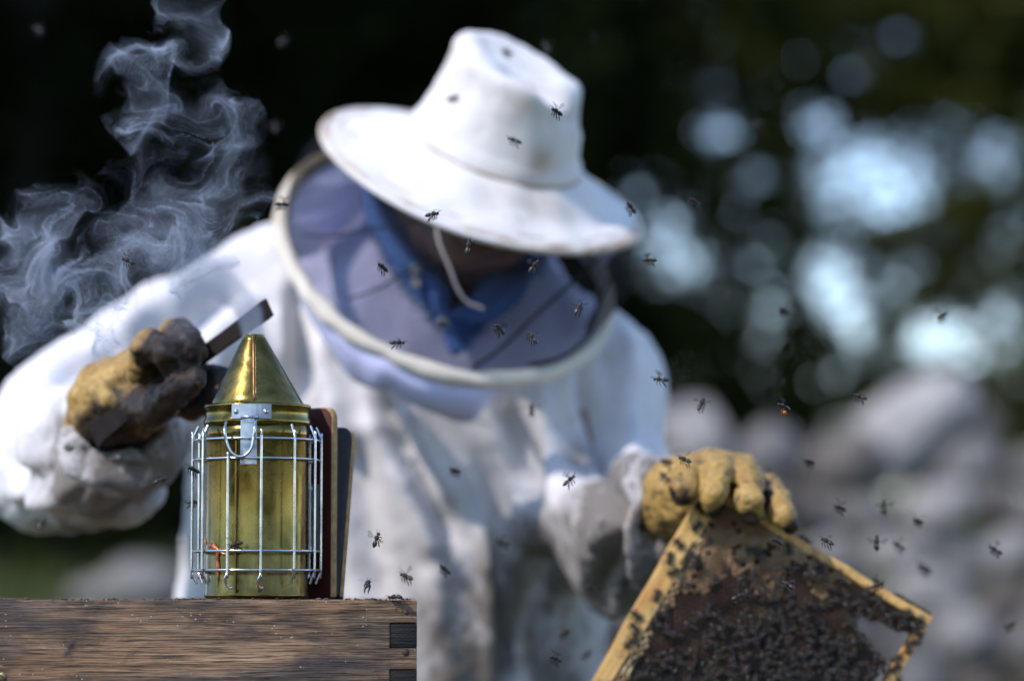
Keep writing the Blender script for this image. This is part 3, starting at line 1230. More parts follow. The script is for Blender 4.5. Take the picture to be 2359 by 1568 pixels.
def C1(x, y):
    return ((440 + x / 1.9125) / 1.0857, (700 + y / 1.9125) / 1.0857)


def zC(y, Y=SY):
    return P(590, C1(0, y)[1], Y)[2] - HIVE_Z


def xC(x, Y=SY):
    return P(C1(x, 0)[0], 1000, Y)[0] - BX


def build_smoker():
    t = thing('bee_smoker', 'shiny brass bee smoker in a wire cage standing on the hive box', 'smoker', (BX, SY, HIVE_Z + 0.0012))
    r = 0.0497
    zt = zC(700)
    z_band0, z_band1, z_top = zC(703), zC(606), zC(272)
    # barrel
    prof = [(0.001, 0.0), (r - 0.002, 0.0), (r, 0.0015), (r, 0.004), (r - 0.0008, 0.006), (r - 0.0008, zt - 0.012), (r - 0.0003, zt - 0.010), (r - 0.0003, zt), (r - 0.002, zt), (r - 0.002, 0.004), (0.001, 0.004)]
    V, F = lathe(prof, 96)
    ang = np.arctan2(V[:, 1], V[:, 0])
    rr = np.hypot(V[:, 0], V[:, 1])
    dn = 0.00035 * noise3(np.stack([np.cos(ang), np.sin(ang), V[:, 2] * 9], 1), 0.28)
    V[:, 0] += np.cos(ang) * dn * (rr > 0.04)
    V[:, 1] += np.sin(ang) * dn * (rr > 0.04)
    bar = obj('barrel', mesh_from('barrel', V, F), M['brass'], t)
    # folded vertical seam of the barrel
    a0 = math.asin(xC(310) / r) - math.pi / 2
    sv = []
    for da in np.linspace(-0.028, 0.028, 5):
        rr_ = r - 0.0006 + 0.0011 * math.cos(da / 0.028 * 1.4)
        sv.append([(rr_ * math.cos(a0 + da), rr_ * math.sin(a0 + da), z) for z in (0.006, zt - 0.012)])
    sv = np.array(sv).reshape(-1, 3)
    obj('barrel_seam', mesh_from('s', sv, [(2 * i, 2 * i + 2, 2 * i + 3, 2 * i + 1) for i in range(4)]), M['brass'], bar)
    # lid: band with rolled edges and the cone with a hollow nozzle
    rb = 0.0503
    band = [(rb - 0.0015, z_band0 - 0.001), (rb + 0.0006, z_band0), (rb + 0.0012, z_band0 + 0.0025), (rb + 0.0006, z_band0 + 0.005), (rb - 0.0007, z_band0 + 0.007), (rb - 0.0007, z_band1 - 0.004),
            (rb + 0.0009, z_band1 - 0.0025), (rb + 0.0009, z_band1 - 0.0008), (rb - 0.001, z_band1 + 0.0004), (0.0442, z_band1 + 0.0010), (0.0442, z_band1 - 0.0005), (rb - 0.003, z_band1 - 0.002), (rb - 0.003, z_band0)]
    lid = obj('lid_band', mesh_from('lid_band', *lathe(band, 96)), M['brass_cone'], t)
    sh = -0.0040
    cone = [(0.0440, z_band1 + 0.0008), (0.0436, z_band1 + 0.003)]
    zs = np.linspace(z_band1 + 0.003, z_top, 14)
    for z in zs[1:]:
        u = (z - zs[0]) / (zs[-1] - zs[0])
        cone.append((0.0436 + (0.0100 - 0.0436) * u, z))
    cone += [(0.0104, z_top + 0.0006), (0.0096, z_top + 0.0008), (0.0091, z_top - 0.001), (0.030, z_band1 + 0.02), (0.0425, z_band1 + 0.001)]
    V, F = lathe(cone, 72, shear=lambda z: sh * np.clip((z - z_band1) / (z_top - z_band1), 0, 1))
    cn = obj('cone_lid', mesh_from('cone', V, F), M['brass_cone'], t)
    # folded seam up the cone, with a coppery edge
    for (w, dx, m, nm) in [(0.0020, -0.0002, 'copper', 'cone_seam'), (0.0009, 0.0018, 'brass_cone', 'seam_fold')]:
        pts = []
        for u in np.linspace(0, 1, 8):
            z = z_band1 + 0.002 + (z_top - z_band1 - 0.003) * u
            rr_ = 0.0438 + (0.0101 - 0.0438) * u + 0.0002
            x = dx + 0.0005
            pts.append((x + sh * u, -math.sqrt(max(rr_ ** 2 - x ** 2, 1e-9)), z))
        obj(nm, mesh_from(nm, *tube(pts, w * 0.5, 8)), M[m], cn)
    # hinge bracket with rivets, strap and clasp
    zy = -rb - 0.0012
    def plate(nm, x0, x1, y0, y1, off, parent, thick=0.0011):
        xa, xb, za, zb = xC(x0), xC(x1), zC(y1), zC(y0)
        n = 8
        V_, F_ = [], []
        for lay in (0, 1):
            for i in range(n + 1):
                x = xa + (xb - xa) * i / n
                rr_ = rb + off - lay * thick
                y = -math.sqrt(rr_ ** 2 - x ** 2)
                V_ += [(x, y, za), (x, y, zb)]
        for i in range(n):
            a, b = 2 * i, 2 * (n + 1) + 2 * i
            F_ += [(a, a + 2, a + 3, a + 1), (b, b + 1, b + 3, b + 2), (a, b, b + 2, a + 2), (a + 1, a + 3, b + 3, b + 1)]
        e = 2 * n
        o2 = 2 * (n + 1)
        F_ += [(0, 1, o2 + 1, o2), (e, o2 + e, o2 + e + 1, e + 1)]
        return obj(nm, mesh_from(nm, V_, F_, smooth=False), M['zinc'], parent)
    br = plate('hinge_plate', 288, 475, 614, 682, 0.0022, t)
    for rx in (311, 450):
        x = xC(rx)
        v, f = lathe([(0.0001, 0.0018), (0.0012, 0.0016), (0.0022, 0.0008), (0.0026, 0.0)], 14)
        v = np.stack([v[:, 0] + x, -v[:, 2] - math.sqrt((rb + 0.0022) ** 2 - x ** 2), v[:, 1] + zC(650)], 1)
        obj('rivet', mesh_from('rivet', v, f), M['wire'], br)
    strap = plate('clasp_strap', 332, 410, 690, 897, 0.0030, t)
    plate('clasp_tongue', 340, 412, 663, 700, 0.0046, t)
    hp = [(xC(335), -rb - 0.0055, zC(676)), (xC(415), -rb - 0.0055, zC(676))]
    obj('hinge_pin', mesh_from('pin', *tube(hp, 0.0014, 8)), M['wire'], t)
    v, f = lathe([(0.0001, 0.0012), (0.0012, 0.0010), (0.0019, 0.0)], 12)
    v = np.stack([v[:, 0] + xC(374), -v[:, 2] - rb - 0.0022, v[:, 1] + zC(778)], 1)
    obj('rivet', mesh_from('rivet', v, f), M['wire'], strap)
    # wire guard
    R_ = 0.0590
    w = 0.0013
    def ring(z, rr_=R_, n=72):
        a = np.linspace(0, 2 * np.pi, n, endpoint=False)
        return tube(np.stack([rr_ * np.cos(a), rr_ * np.sin(a), np.full(n, z)], 1), w, 8, closed=True)
    for y in (775, 868, 1303, 1393):
        obj('guard_ring', mesh_from('ring', *ring(zC(y))), M['wire'], t)
    for i in range(12):
        a = R(-90 + 8.5 + 30 * i + [0, 1.2, -0.6, 0.8, 0, -1, 0.5, 0, 1, -0.7, 0.4, 0][i])
        d = np.array([math.cos(a), math.sin(a), 0])
        R2 = R_ + 2 * w - 0.0001
        up = [d * (R2 - 0.0052) + [0, 0, zC(708)], d * (R2 - 0.0040) + [0, 0, zC(722)], d * (R2 - 0.0004) + [0, 0, zC(764)], d * R2 + [0, 0, zC(785)]]
        dn_ = [d * R2 + [0, 0, zC(1385)], d * (R2 - 0.0005) + [0, 0, zC(1405)], d * (R2 - 0.004) + [0, 0, zC(1448)], d * (R2 - 0.0046) + [0, 0, zC(1458)]]
        if i in (0, 11):       # two front wires end in a small foot hook
            tt = np.array([-d[1], d[0], 0])
            dn_ = [d * R2 + [0, 0, zC(1385)], d * (R2 + 0.0005) + [0, 0, zC(1410)], d * (R2 + 0.0004) - tt * 0.0018 + [0, 0, zC(1435)], d * (R2 - 0.003) - tt * 0.0022 + [0, 0, zC(1462)],
                   d * (R2 - 0.0055) + tt * 0.0006 + [0, 0, zC(1480)], d * (R2 - 0.0058) + tt * 0.0028 + [0, 0, zC(1474)]]
        if i in (0,):
            up = [d * R2 + [0, 0, zC(762)], d * R2 + [0, 0, zC(785)]]
        if i in (11,):
            up = [d * R2 + [0, 0, zC(860)], d * R2 + [0, 0, zC(885)]]
        obj('guard_wire', mesh_from('wire', *tube(smooth_path(up + dn_, 5), w, 8)), M['wire'], t)
    # hanging hook
    yh = -R_ - 0.0042
    hk = [(265, 702), (264, 740), (272, 790), (290, 836), (318, 860), (340, 864), (365, 855), (388, 826), (398, 780), (404, 730), (406, 690)]
    pts = [(xC(x), yh - 0.0015 * math.sin(i / 10 * math.pi) + (0.008 if i in (0, 10) else 0.0), zC(y)) for i, (x, y) in enumerate(hk)]
    obj('hanging_hook', mesh_from('hook', *tube(smooth_path(pts, 6), 0.00155, 10)), M['wire'], t)
    # honey-orange propolis run down the barrel
    g = np.random.default_rng(2)
    def on_barrel(x, y, out=0.0):
        xx = xC(x)
        return np.array([xx, -math.sqrt((r + out) ** 2 - xx ** 2), zC(y)])
    runs = [([(186, 1272), (205, 1285), (225, 1300), (222, 1340), (226, 1380), (225, 1420), (226, 1450)], [2.2, 3.0, 2.6, 1.7, 1.9, 1.2, 0.4]),
            ([(215, 1290), (235, 1305), (255, 1318), (276, 1318)], [2.4, 1.8, 1.4, 0.6]), ([(150, 1240), (152, 1260), (154, 1272)], [0.5, 1.0, 0.4]), ([(176, 1282), (198, 1276), (214, 1284)], [1.4, 2.4, 1.4])]
    parts = []
    for pl, rad in runs:
        pp = smooth_path([on_barrel(x, y, -0.0004) for x, y in pl], 4)
        ra = np.interp(np.linspace(0, 1, len(pp)), np.linspace(0, 1, len(rad)), rad) * 0.00095
        parts.append(tube(pp, ra * g.uniform(0.8, 1.2, len(ra)), 8))
    obj('propolis_run', mesh_from('propolis', *merge(*parts)), M['propolis'], t)
    # ---- bellows, behind and to the side of the barrel
    psi = R(38)
    o_ = np.array([math.sin(psi), math.cos(psi), 0])
    t_ = np.array([math.cos(psi), -math.sin(psi), 0])
    hz = zC(612)
    W, TH = 0.104, 0.007
    def brd(w_, h_, th, rc=0.010):
        pts_ = []
        for cx_, cz_, a1 in ((w_ / 2 - rc, h_ - rc, 0), (-w_ / 2 + rc, h_ - rc, 90)):
            for a in np.linspace(a1, a1 + 90, 6):
                pts_.append((cx_ + rc * math.cos(R(a)), cz_ + rc * math.sin(R(a))))
        pts_ += [(-w_ / 2, 0.0), (w_ / 2, 0.0)]
        me = prism(pts_, th, 0.0008, 2)
        return flat_smooth(me)
    bel = bpy.data.objects.new('bellows', None)
    link(bel, t)
    c0 = o_ * (r + 0.0135)
    bel.location = c0 - t_ * 0.013
    bel.rotation_euler = (0, 0, -psi)
    # local axes of bel: x = t_, y = o_
    obj('inner_board', brd(W, hz, TH), M['red_board'], bel)
    h2 = zC(705)
    lean = math.atan2(0.018, h2)
    obj('outer_board', brd(W, h2, 0.006), M['leather_dark'], bel, (0, TH + 0.006, 0.0), (-lean, 0, 0))
    # leather gusset between the boards, gathered into folds
    n, m_ = 40, 9
    V_, F_ = [], []
    arc = [(-W / 2 + 0.001, 0.004)] + [(-W / 2 + 0.001, z) for z in np.linspace(0.03, hz - 0.014, 10)]
    arc += [(-W / 2 + 0.011 - 0.010 * math.cos(a), hz - 0.012 + 0.010 * math.sin(a)) for a in np.linspace(0.2, 1.5, 5)]
    arc += [(-x, z) for x, z in reversed(arc)]
    for (x, z) in arc:
        top = TH + 0.006 + math.sin(lean) * z
        zo = z * (h2 / hz)
        for j in range(m_):
            f = j / (m_ - 1)
            fold = 0.0025 * math.sin(f * math.pi * 3) * (0.3 + z / hz) - 0.0045 * math.sin(f * math.pi) * (z / hz)
            V_.append((x + (fold if x > 0 else -fold), TH * 0.5 + (top - TH * 0.5) * f, z + (zo - z) * f + (fold if z > hz - 0.02 else 0)))
    for i in range(len(arc) - 1):
        for j in range(m_ - 1):
            a = i * m_ + j
            F_.append((a, a + 1, a + m_ + 1, a + m_))
    gs = obj('leather_gusset', mesh_from('gusset', V_, F_), M['leather_dark'], bel)
    # tan edging strips nailed round both boards
    for (h_, yo, rx, nm) in [(hz, TH * 0.55, 0.0, 'edging'), (h2, 0.0, -lean, 'edging')]:
        arc2 = [(-W / 2, 0.002)] + [(-W / 2, z) for z in np.linspace(0.03, h_ - 0.010, 6)] + [(-W / 2 + 0.010 - 0.010 * math.cos(a), h_ - 0.010 + 0.010 * math.sin(a)) for a in np.linspace(0.2, 1.55, 6)]
        arc2 += [(-x, z) for x, z in reversed(arc2)]
        V_, F_ = [], []
        hw = 0.0042 if rx == 0 else 0.0024
        for i, (x, z) in enumerate(arc2):
            a_, b_ = arc2[max(0, i - 1)], arc2[min(len(arc2) - 1, i + 1)]
            tx, tz = b_[0] - a_[0], b_[1] - a_[1]
            l_ = math.hypot(tx, tz)
            nx, nz = -tz / l_, tx / l_
            for (dy, dn2) in ((-hw, 0.0002), (-hw * 0.7, 0.0014), (hw * 0.7, 0.0014), (hw, 0.0002)):
                V_.append((x + nx * dn2, dy, z + nz * dn2))
        for i in range(len(arc2) - 1):
            for j in range(3):
                a = i * 4 + j
                F_.append((a, a + 4, a + 5, a + 1))
        obj(nm, mesh_from(nm, V_, F_), M['leather_tan'], bel, (0, yo if rx == 0 else TH + 0.008, 0), (rx, 0, 0))
    # zinc angle bracket that carries the bellows
    za, zb = zC(1305), zC(975)
    bk = obj('bracket', box_me(0.060, 0.0014, zb - za, 0.0004), M['zinc'], bel, (W / 2 - 0.045, -0.0016, (za + zb) / 2))
    for z in (zC(997), zC(1287)):
        v, f = lathe([(0.0001, 0.0022), (0.0016, 0.0018), (0.0027, 0.0)], 12)
        v = np.stack([v[:, 0], -v[:, 2] - 0.0007, v[:, 1]], 1)
        obj('rivet', mesh_from('rivet', v, f), M['wire'], bk, (0.020, 0, z - (za + zb) / 2))
    obj('bracket_web', box_me(0.0014, 0.014, zb - za, 0.0003), M['zinc'], bel, (W / 2 - 0.074, -0.008, (za + zb) / 2))
    return t


build_smoker()

# ================================================================== hive tool
def build_tool():
    a, b = P(622, 706, 2.975), P(212, 1003, 3.045)
    d = b - a
    L = np.linalg.norm(d)
    d /= L
    toward = -FWD
    w = np.cross(d, toward)
    w /= np.linalg.norm(w)
    n = np.cross(w, d)
    M3 = Matrix((Vector(d), Vector(w), Vector(n))).transposed()
    bm = bmesh.new()
    st_ = [(0.0, 0.0110, 0.0, 0.0006), (0.006, 0.0112, 0, 0.0014), (0.03, 0.0100, 0, 0.0016), (0.06, 0.0092, 0, 0.0016), (L * 0.6, 0.0095, 0, 0.0016), (L * 0.86, 0.012, 0, 0.0016),
           (L * 0.95, 0.0135, 0.001, 0.0016), (L * 0.99, 0.0140, 0.004, 0.0016), (L * 1.01, 0.0142, 0.010, 0.0014), (L * 1.012, 0.0142, 0.018, 0.0006)]
    prev = None
    for i, (x, hw, z, th) in enumerate(st_):
        x0, z0 = (st_[i - 1][0], st_[i - 1][2]) if i else (x - 1, z)
        x1, z1 = (st_[i + 1][0], st_[i + 1][2]) if i < len(st_) - 1 else (x * 2 - x0, z * 2 - z0)
        tx, tz = x1 - x0, z1 - z0
        l_ = math.hypot(tx, tz)
        nx, nz = -tz / l_, tx / l_
        q = [bm.verts.new((x + s2 * nx * th, s1 * hw, z + s2 * nz * th)) for s1, s2 in ((-1, -1), (1, -1), (1, 1), (-1, 1))]
        if prev:
            for j in range(4):
                bm.faces.new((prev[j], prev[(j + 1) % 4], q[(j + 1) % 4], q[j]))
        else:
            bm.faces.new(q)
        prev = q
    bm.faces.new(prev)
    bmesh.ops.recalc_face_normals(bm, faces=bm.faces)
    bmesh.ops.bevel(bm, geom=[e for e in bm.edges if e.calc_face_angle(0) > 0.9], offset=0.0004, segments=1, affect='EDGES')
    me = bpy.data.meshes.new('tool')
    bm.to_mesh(me)
    bm.free()
    o = obj('hive_tool', flat_smooth(me), M['tool'], None, a)
    o.rotation_euler = M3.to_euler()
    tag(o, 'blackened flat steel hive tool gripped in the stained glove', 'hive tool')


build_tool()

# ================================================================== the beekeeper
PERSON = thing('person', 'beekeeper in white suit, veiled hat and leather gloves leaning over the hive', 'person', (float(P(950, 1369, 3.72)[0]), 3.74, 0))
PORG = np.array(PERSON.location)


def pobj(name, V, F, mat, parent=None, smooth=True):
    """a mesh given in world coordinates, parented to the person (or to a part that sits at the person's origin)"""
    me = mesh_from(name, np.asarray(V) - PORG, F, smooth)
    return obj(name, me, mat, parent or PERSON)


def circle_frame(cx, cy, a_px, b_px, ang, Y):
    """a 3D circle seen as an ellipse: centre, right axis u, front axis v, normal n (up), radius"""
    c = P(cx, cy, Y)
    s = np.linalg.norm(c - EYE) / FPX * 1.0
    f = (c - EYE) / np.linalg.norm(c - EYE)
    up = UP - f * (UP @ f)
    up /= np.linalg.norm(up)
    rt = np.cross(f, up)
    u = rt * math.cos(ang) - up * math.sin(ang)
    dn = -(rt * math.sin(ang) + up * math.cos(ang))
    k = b_px / a_px
    v = dn * k - f * math.sqrt(1 - k * k)
    n = np.cross(u, -v)
    n = np.cross(v, u) if np.cross(u, v) @ UP < 0 else np.cross(u, v)
    return c, u, v, n / np.linalg.norm(n), a_px * s


RC, RU, RV, RN, RR = circle_frame(1026, 600, 394, 236, R(22.5), 3.50)     # stiff ring of the veil
HC, HU, HV, HN, HR = circle_frame(1108, 413, 384, 114, R(18.9), 3.46)     # brim of the hat

SH_L, EL_L, WR_L = P(650, 705, 3.63), P(130, 1015, 3.42), P(262, 955, 3.13)     # arm with the hive tool
SH_R, EL_R, WR_R = P(1358, 885, 3.64), P(1385, 1240, 3.54), P(1560, 1165, 3.20)  # arm with the frame
HEAD = P(1092, 462, 3.50)
CHIN = P(1052, 655, 3.435)


def torso(s, k=0.05, grow=0.0, arms=True):
    g = grow
    s.capsule(P(930, 1640, 3.72), P(985, 1010, 3.66), 0.247 + g, 0.232 + g, k=0, sq=(1, 1.38, 1))
    s.capsule(P(700, 760, 3.66), P(1340, 905, 3.67), 0.110 + g, 0.088 + g, k=0.07)
    s.capsule(P(1000, 800, 3.63), P(1050, 650, 3.70), 0.165 + g, 0.115 + g, k=0.08, sq=(1, 1.1, 1))
    return s


def build_jacket():
    lo = np.minimum(P(-140, 1900, 3.3), P(-140, 300, 3.3)) - [0.02, 0.25, 0.0]
    hi = P(1720, 330, 3.9) + [0.0, 0.15, 0.05]
    s = SDF((P(-150, 1300, 3.4)[0], 3.08, 0.55), (P(1680, 1000, 3.5)[0], 4.02, P(1000, 330, 3.7)[2]), 0.0085)
    torso(s)
    s.capsule(P(610, 1120, 3.66), P(590, 1640, 3.69), 0.098, 0.105, k=0.07)
    # sleeves, loose and bagging
    s.capsule(SH_L, (SH_L + EL_L) / 2 + [0, 0, 0.005], 0.098, 0.089, k=0.06)
    s.capsule((SH_L + EL_L) / 2 + [0, 0, 0.005], EL_L, 0.089, 0.082, k=0.05)
    s.capsule(P(260, 815, 3.45), P(125, 900, 3.42), 0.046, 0.042, k=0.03)
    s.capsule(EL_L + [0.005, -0.02, -0.02], WR_L + [0.012, 0.015, -0.022], 0.080, 0.062, k=0.05)
    s.capsule(P(55, 1105, 3.36), P(290, 1125, 3.30), 0.042, 0.038, k=0.05)         # cloth hanging below the forearm
    s.capsule(SH_R, EL_R + [0.006, 0, 0.05], 0.078, 0.070, k=0.07)
    s.capsule(EL_R + [0.0, 0, 0.03], WR_R + [-0.012, 0.03, -0.010], 0.074, 0.060, k=0.08)
    s.capsule(P(1430, 1325, 3.42), P(1500, 1225, 3.27), 0.048, 0.044, k=0.07)
    # hollow for the hands to come out of
    s.capsule(WR_L + (WR_L - EL_L) * 0.45 + [0.03, 0, 0.0], WR_L, 0.046, 0.044, op='sub')
    s.capsule(WR_R + (WR_R - EL_R) * 0.30 + [0, 0, 0.012], WR_R + [0, 0, 0.006], 0.040, 0.034, op='sub', k=0.02)
    V, Q = s.mesh(3)
    # ---- folds
    N = normals(V, Q)
    toC = EYE - V
    toC /= np.linalg.norm(toC, axis=1)[:, None]
    face = np.clip((N * toC).sum(1) * 2.2, 0, 1)
    xy = proj(V)
    disp = np.zeros(len(V))
    folds = [  # polyline, width px, height m, lopsided
        ([(872, 905), (930, 1010), (985, 1130), (1045, 1260)], 20, -0.020, 0), ([(840, 930), (900, 1050), (960, 1180), (1010, 1290)], 34, 0.012, 0), ([(925, 930), (985, 1050), (1040, 1160)], 26, 0.012, 0),
        ([(1060, 1040), (1100, 1130), (1118, 1230), (1128, 1400), (1132, 1600)], 15, 0.011, 0), ([(1095, 1080), (1140, 1180), (1152, 1300), (1158, 1600)], 14, -0.010, 0),
        ([(1170, 930), (1195, 1010), (1250, 1100)], 24, -0.016, 0), ([(1110, 950), (1150, 1040), (1215, 1150), (1240, 1300)], 28, 0.012, 0),
        ([(1230, 900), (1260, 1000), (1300, 1120), (1300, 1220)], 30, 0.013, 0), ([(1285, 930), (1330, 1040), (1330, 1130)], 22, -0.016, 0),
        ([(1350, 830), (1370, 960), (1385, 1090), (1395, 1250), (1370, 1400)], 26, -0.034, 0), ([(1440, 760), (1440, 900), (1455, 1040), (1500, 1110)], 20, 0.011, 0), ([(1405, 780), (1412, 930), (1430, 1060)], 20, -0.013, 0),
        ([(690, 640), (688, 760), (700, 880)], 22, -0.014, 0), ([(740, 760), (770, 900), (800, 1040)], 30, 0.012, 0), ([(640, 700), (650, 860), (690, 1000)], 24, 0.010, 0), ([(800, 1000), (850, 1200), (880, 1400)], 36, -0.010, 0),
        ([(560, 650), (430, 760), (330, 820)], 26, -0.013, 0), ([(520, 590), (400, 690), (250, 770)], 24, 0.010, 0), ([(120, 880), (190, 840), (280, 830)], 18, -0.012, 0),
        ([(117, 950), (120, 1000), (140, 1060), (175, 1105), (260, 1140)], 14, -0.018, 0), ([(80, 930), (75, 1020), (95, 1100), (160, 1150), (260, 1170)], 18, 0.013, 0), ([(160, 930), (165, 1000), (190, 1070), (270, 1110)], 14, 0.011, 0),
        ([(45, 1000), (50, 1070), (110, 1092), (130, 1090)], 11, -0.010, 0), ([(30, 1120), (80, 1130), (150, 1120), (180, 1125)], 15, 0.012, 0), ([(200, 960), (215, 1020), (260, 1075), (350, 1090)], 11, -0.012, 0),
        ([(1440, 1150), (1410, 1230), (1420, 1320), (1460, 1385)], 16, -0.016, 0), ([(1480, 1140), (1455, 1210), (1465, 1300), (1500, 1350)], 14, 0.012, 0), ([(1510, 1130), (1490, 1190), (1495, 1270)], 12, -0.012, 0),
        ([(1390, 1180), (1370, 1260), (1385, 1350)], 18, 0.014, 0), ([(1240, 1240), (1230, 1400), (1250, 1580)], 34, -0.010, 0), ([(1000, 1300), (1010, 1450), (1040, 1600)], 34, 0.008, 0),
        ([(430, 1150), (440, 1260), (420, 1340)], 22, -0.012, 0)]
    for poly, w, h, _ in folds:
        d, u, sd = seg_dist(xy, poly)
        disp += 1.9 * h * np.exp(-(d / w) ** 2) * np.clip(np.minimum(u, 1 - u) * 6 + 0.25, 0, 1) * face
    fl = V.copy()
    fl[:, 2] *= 0.45
    fl2 = (V + 0.05 * np.stack([noise3(V, 0.09, NZ4, 1), 0 * V[:, 0], noise3(V, 0.09, NZ4, 2)], 1)) * [1, 1, 0.22]
    rid = noise3(fl2, 0.022)
    disp += 0.0018 * noise3(fl, 0.030) + 0.0034 * (np.exp(-(rid / 0.45) ** 2) - 0.5) + 0.0007 * noise3(V * [1, 1, 0.7], 0.011, NZ9)
    # gathers round the cuffs
    for wr, el, amp in ((WR_L, EL_L, -0.012), (WR_R, EL_R, -0.010)):
        ax = (wr - el) / np.linalg.norm(wr - el)
        u = (V - el) @ ax
        L = np.linalg.norm(wr - el)
        rad = np.linalg.norm((V - el) - u[:, None] * ax, axis=1)
        m = np.clip(u / (0.5 * L), 0, 1) * np.exp(-np.clip(rad - 0.11, 0, 1) * 60)
        disp += amp * m * (np.exp(-(np.sin(u * 75 + 2.2 * noise3(V, 0.05, NZ4, 1)) / 0.4) ** 2) - 0.4)
    V = V + N * disp[:, None]
    V = relax(V, Q, 1)
    # ---- the open collar: cut a V out of the front
    xy = proj(V)
    N = normals(V, Q)
    L_, R_, b_ = (815, 395), (1235, 610), (1062, 822)
    def inside(p):
        # left edge sweeps from the hat to the point, right edge comes back up to the far side
        l = np.interp(p[:, 1], [300, 395, 520, 640, 760, 822], [775, 800, 845, 912, 1008, 1062])
        r = np.interp(p[:, 1], [300, 560, 640, 720, 822], [1400, 1290, 1215, 1140, 1062])
        return (p[:, 0] > l) & (p[:, 0] < r) & (p[:, 1] < 822) & (p[:, 1] > 250)
    cen = V[Q].mean(1)
    cut = inside(proj(cen)) & ((N[Q[:, 0]] * (EYE - cen)).sum(1) > -0.3)
    Q = Q[~cut]
    # dirt: belly, cuffs, front of the sleeves
    z = V[:, 2]
    dirt_shade = np.zeros(len(V))
    def blot(px, py, Y, r, a):
        nonlocal dirt_shade
        c = P(px, py, Y)
        dirt_shade = np.maximum(dirt_shade, a * np.exp(-(np.linalg.norm((V - c) * [1, 0.5, 1], axis=1) / r) ** 2))
    for b in [(1180, 1420, 3.45, 0.10, 0.95), (1280, 1300, 3.45, 0.08, 0.85), (1020, 1480, 3.45, 0.09, 0.7), (1250, 1540, 3.45, 0.12, 0.95), (900, 1330, 3.45, 0.07, 0.5), (1360, 1220, 3.5, 0.06, 0.6), (1290, 1400, 3.45, 0.10, 1.0), (1110, 1530, 3.45, 0.10, 0.9), (1330, 1500, 3.47, 0.10, 1.0), (960, 1400, 3.45, 0.05, 0.5), (1330, 1050, 3.48, 0.03, 0.5),  # last blot on this line paints a soft shadow on the jacket
              (1380, 1430, 3.5, 0.08, 0.7), (880, 980, 3.45, 0.06, 0.25), (1120, 1200, 3.44, 0.04, 0.3)]:
        blot(*b)
    dirt_shade = np.maximum(dirt_shade, 1.3 * np.exp(-(np.linalg.norm(V - P(300, 1075, 3.17), axis=1) / 0.095) ** 2))
    dirt_shade = np.maximum(dirt_shade, 1.15 * np.exp(-(np.linalg.norm(V - P(1490, 1250, 3.28), axis=1) / 0.145) ** 2))
    dirt_shade = np.maximum(dirt_shade, 0.6 * np.exp(-(np.linalg.norm(V - P(230, 1190, 3.33), axis=1) / 0.08) ** 2))
    dirt_shade = np.maximum(dirt_shade, 0.13 + 0.10 * np.clip((1.35 - z) / 0.3, 0, 1))
    used = np.unique(Q)
    mp = np.full(len(V), -1)
    mp[used] = np.arange(len(used))
    V, Q, dirt_shade = V[used], mp[Q], dirt_shade[used]
    o = pobj('jacket', V, Q, M['cloth'])
    o.data.materials.append(M['lilac'])
    pc = proj(V[Q].mean(1)) - np.array([1026, 600])
    ca, sa = math.cos(R(22.5)), math.sin(R(22.5))
    ea, eb = pc[:, 0] * ca + pc[:, 1] * sa, -pc[:, 0] * sa + pc[:, 1] * ca
    lin = ((ea / 392) ** 2 + (eb / 234) ** 2 < 1) & (V[Q].mean(1)[:, 1] < 3.72)
    o.data.polygons.foreach_set('material_index', lin.astype(np.int32))
    set_attr(o.data, 'dirt_shade', dirt_shade)
    sol = o.modifiers.new('thickness', 'SOLIDIFY')
    sol.thickness = 0.0022
    sol.offset = -1
    o['label'] = 'loose white cotton bee jacket, smeared grey on belly and cuffs'
    return o


jacket = build_jacket()


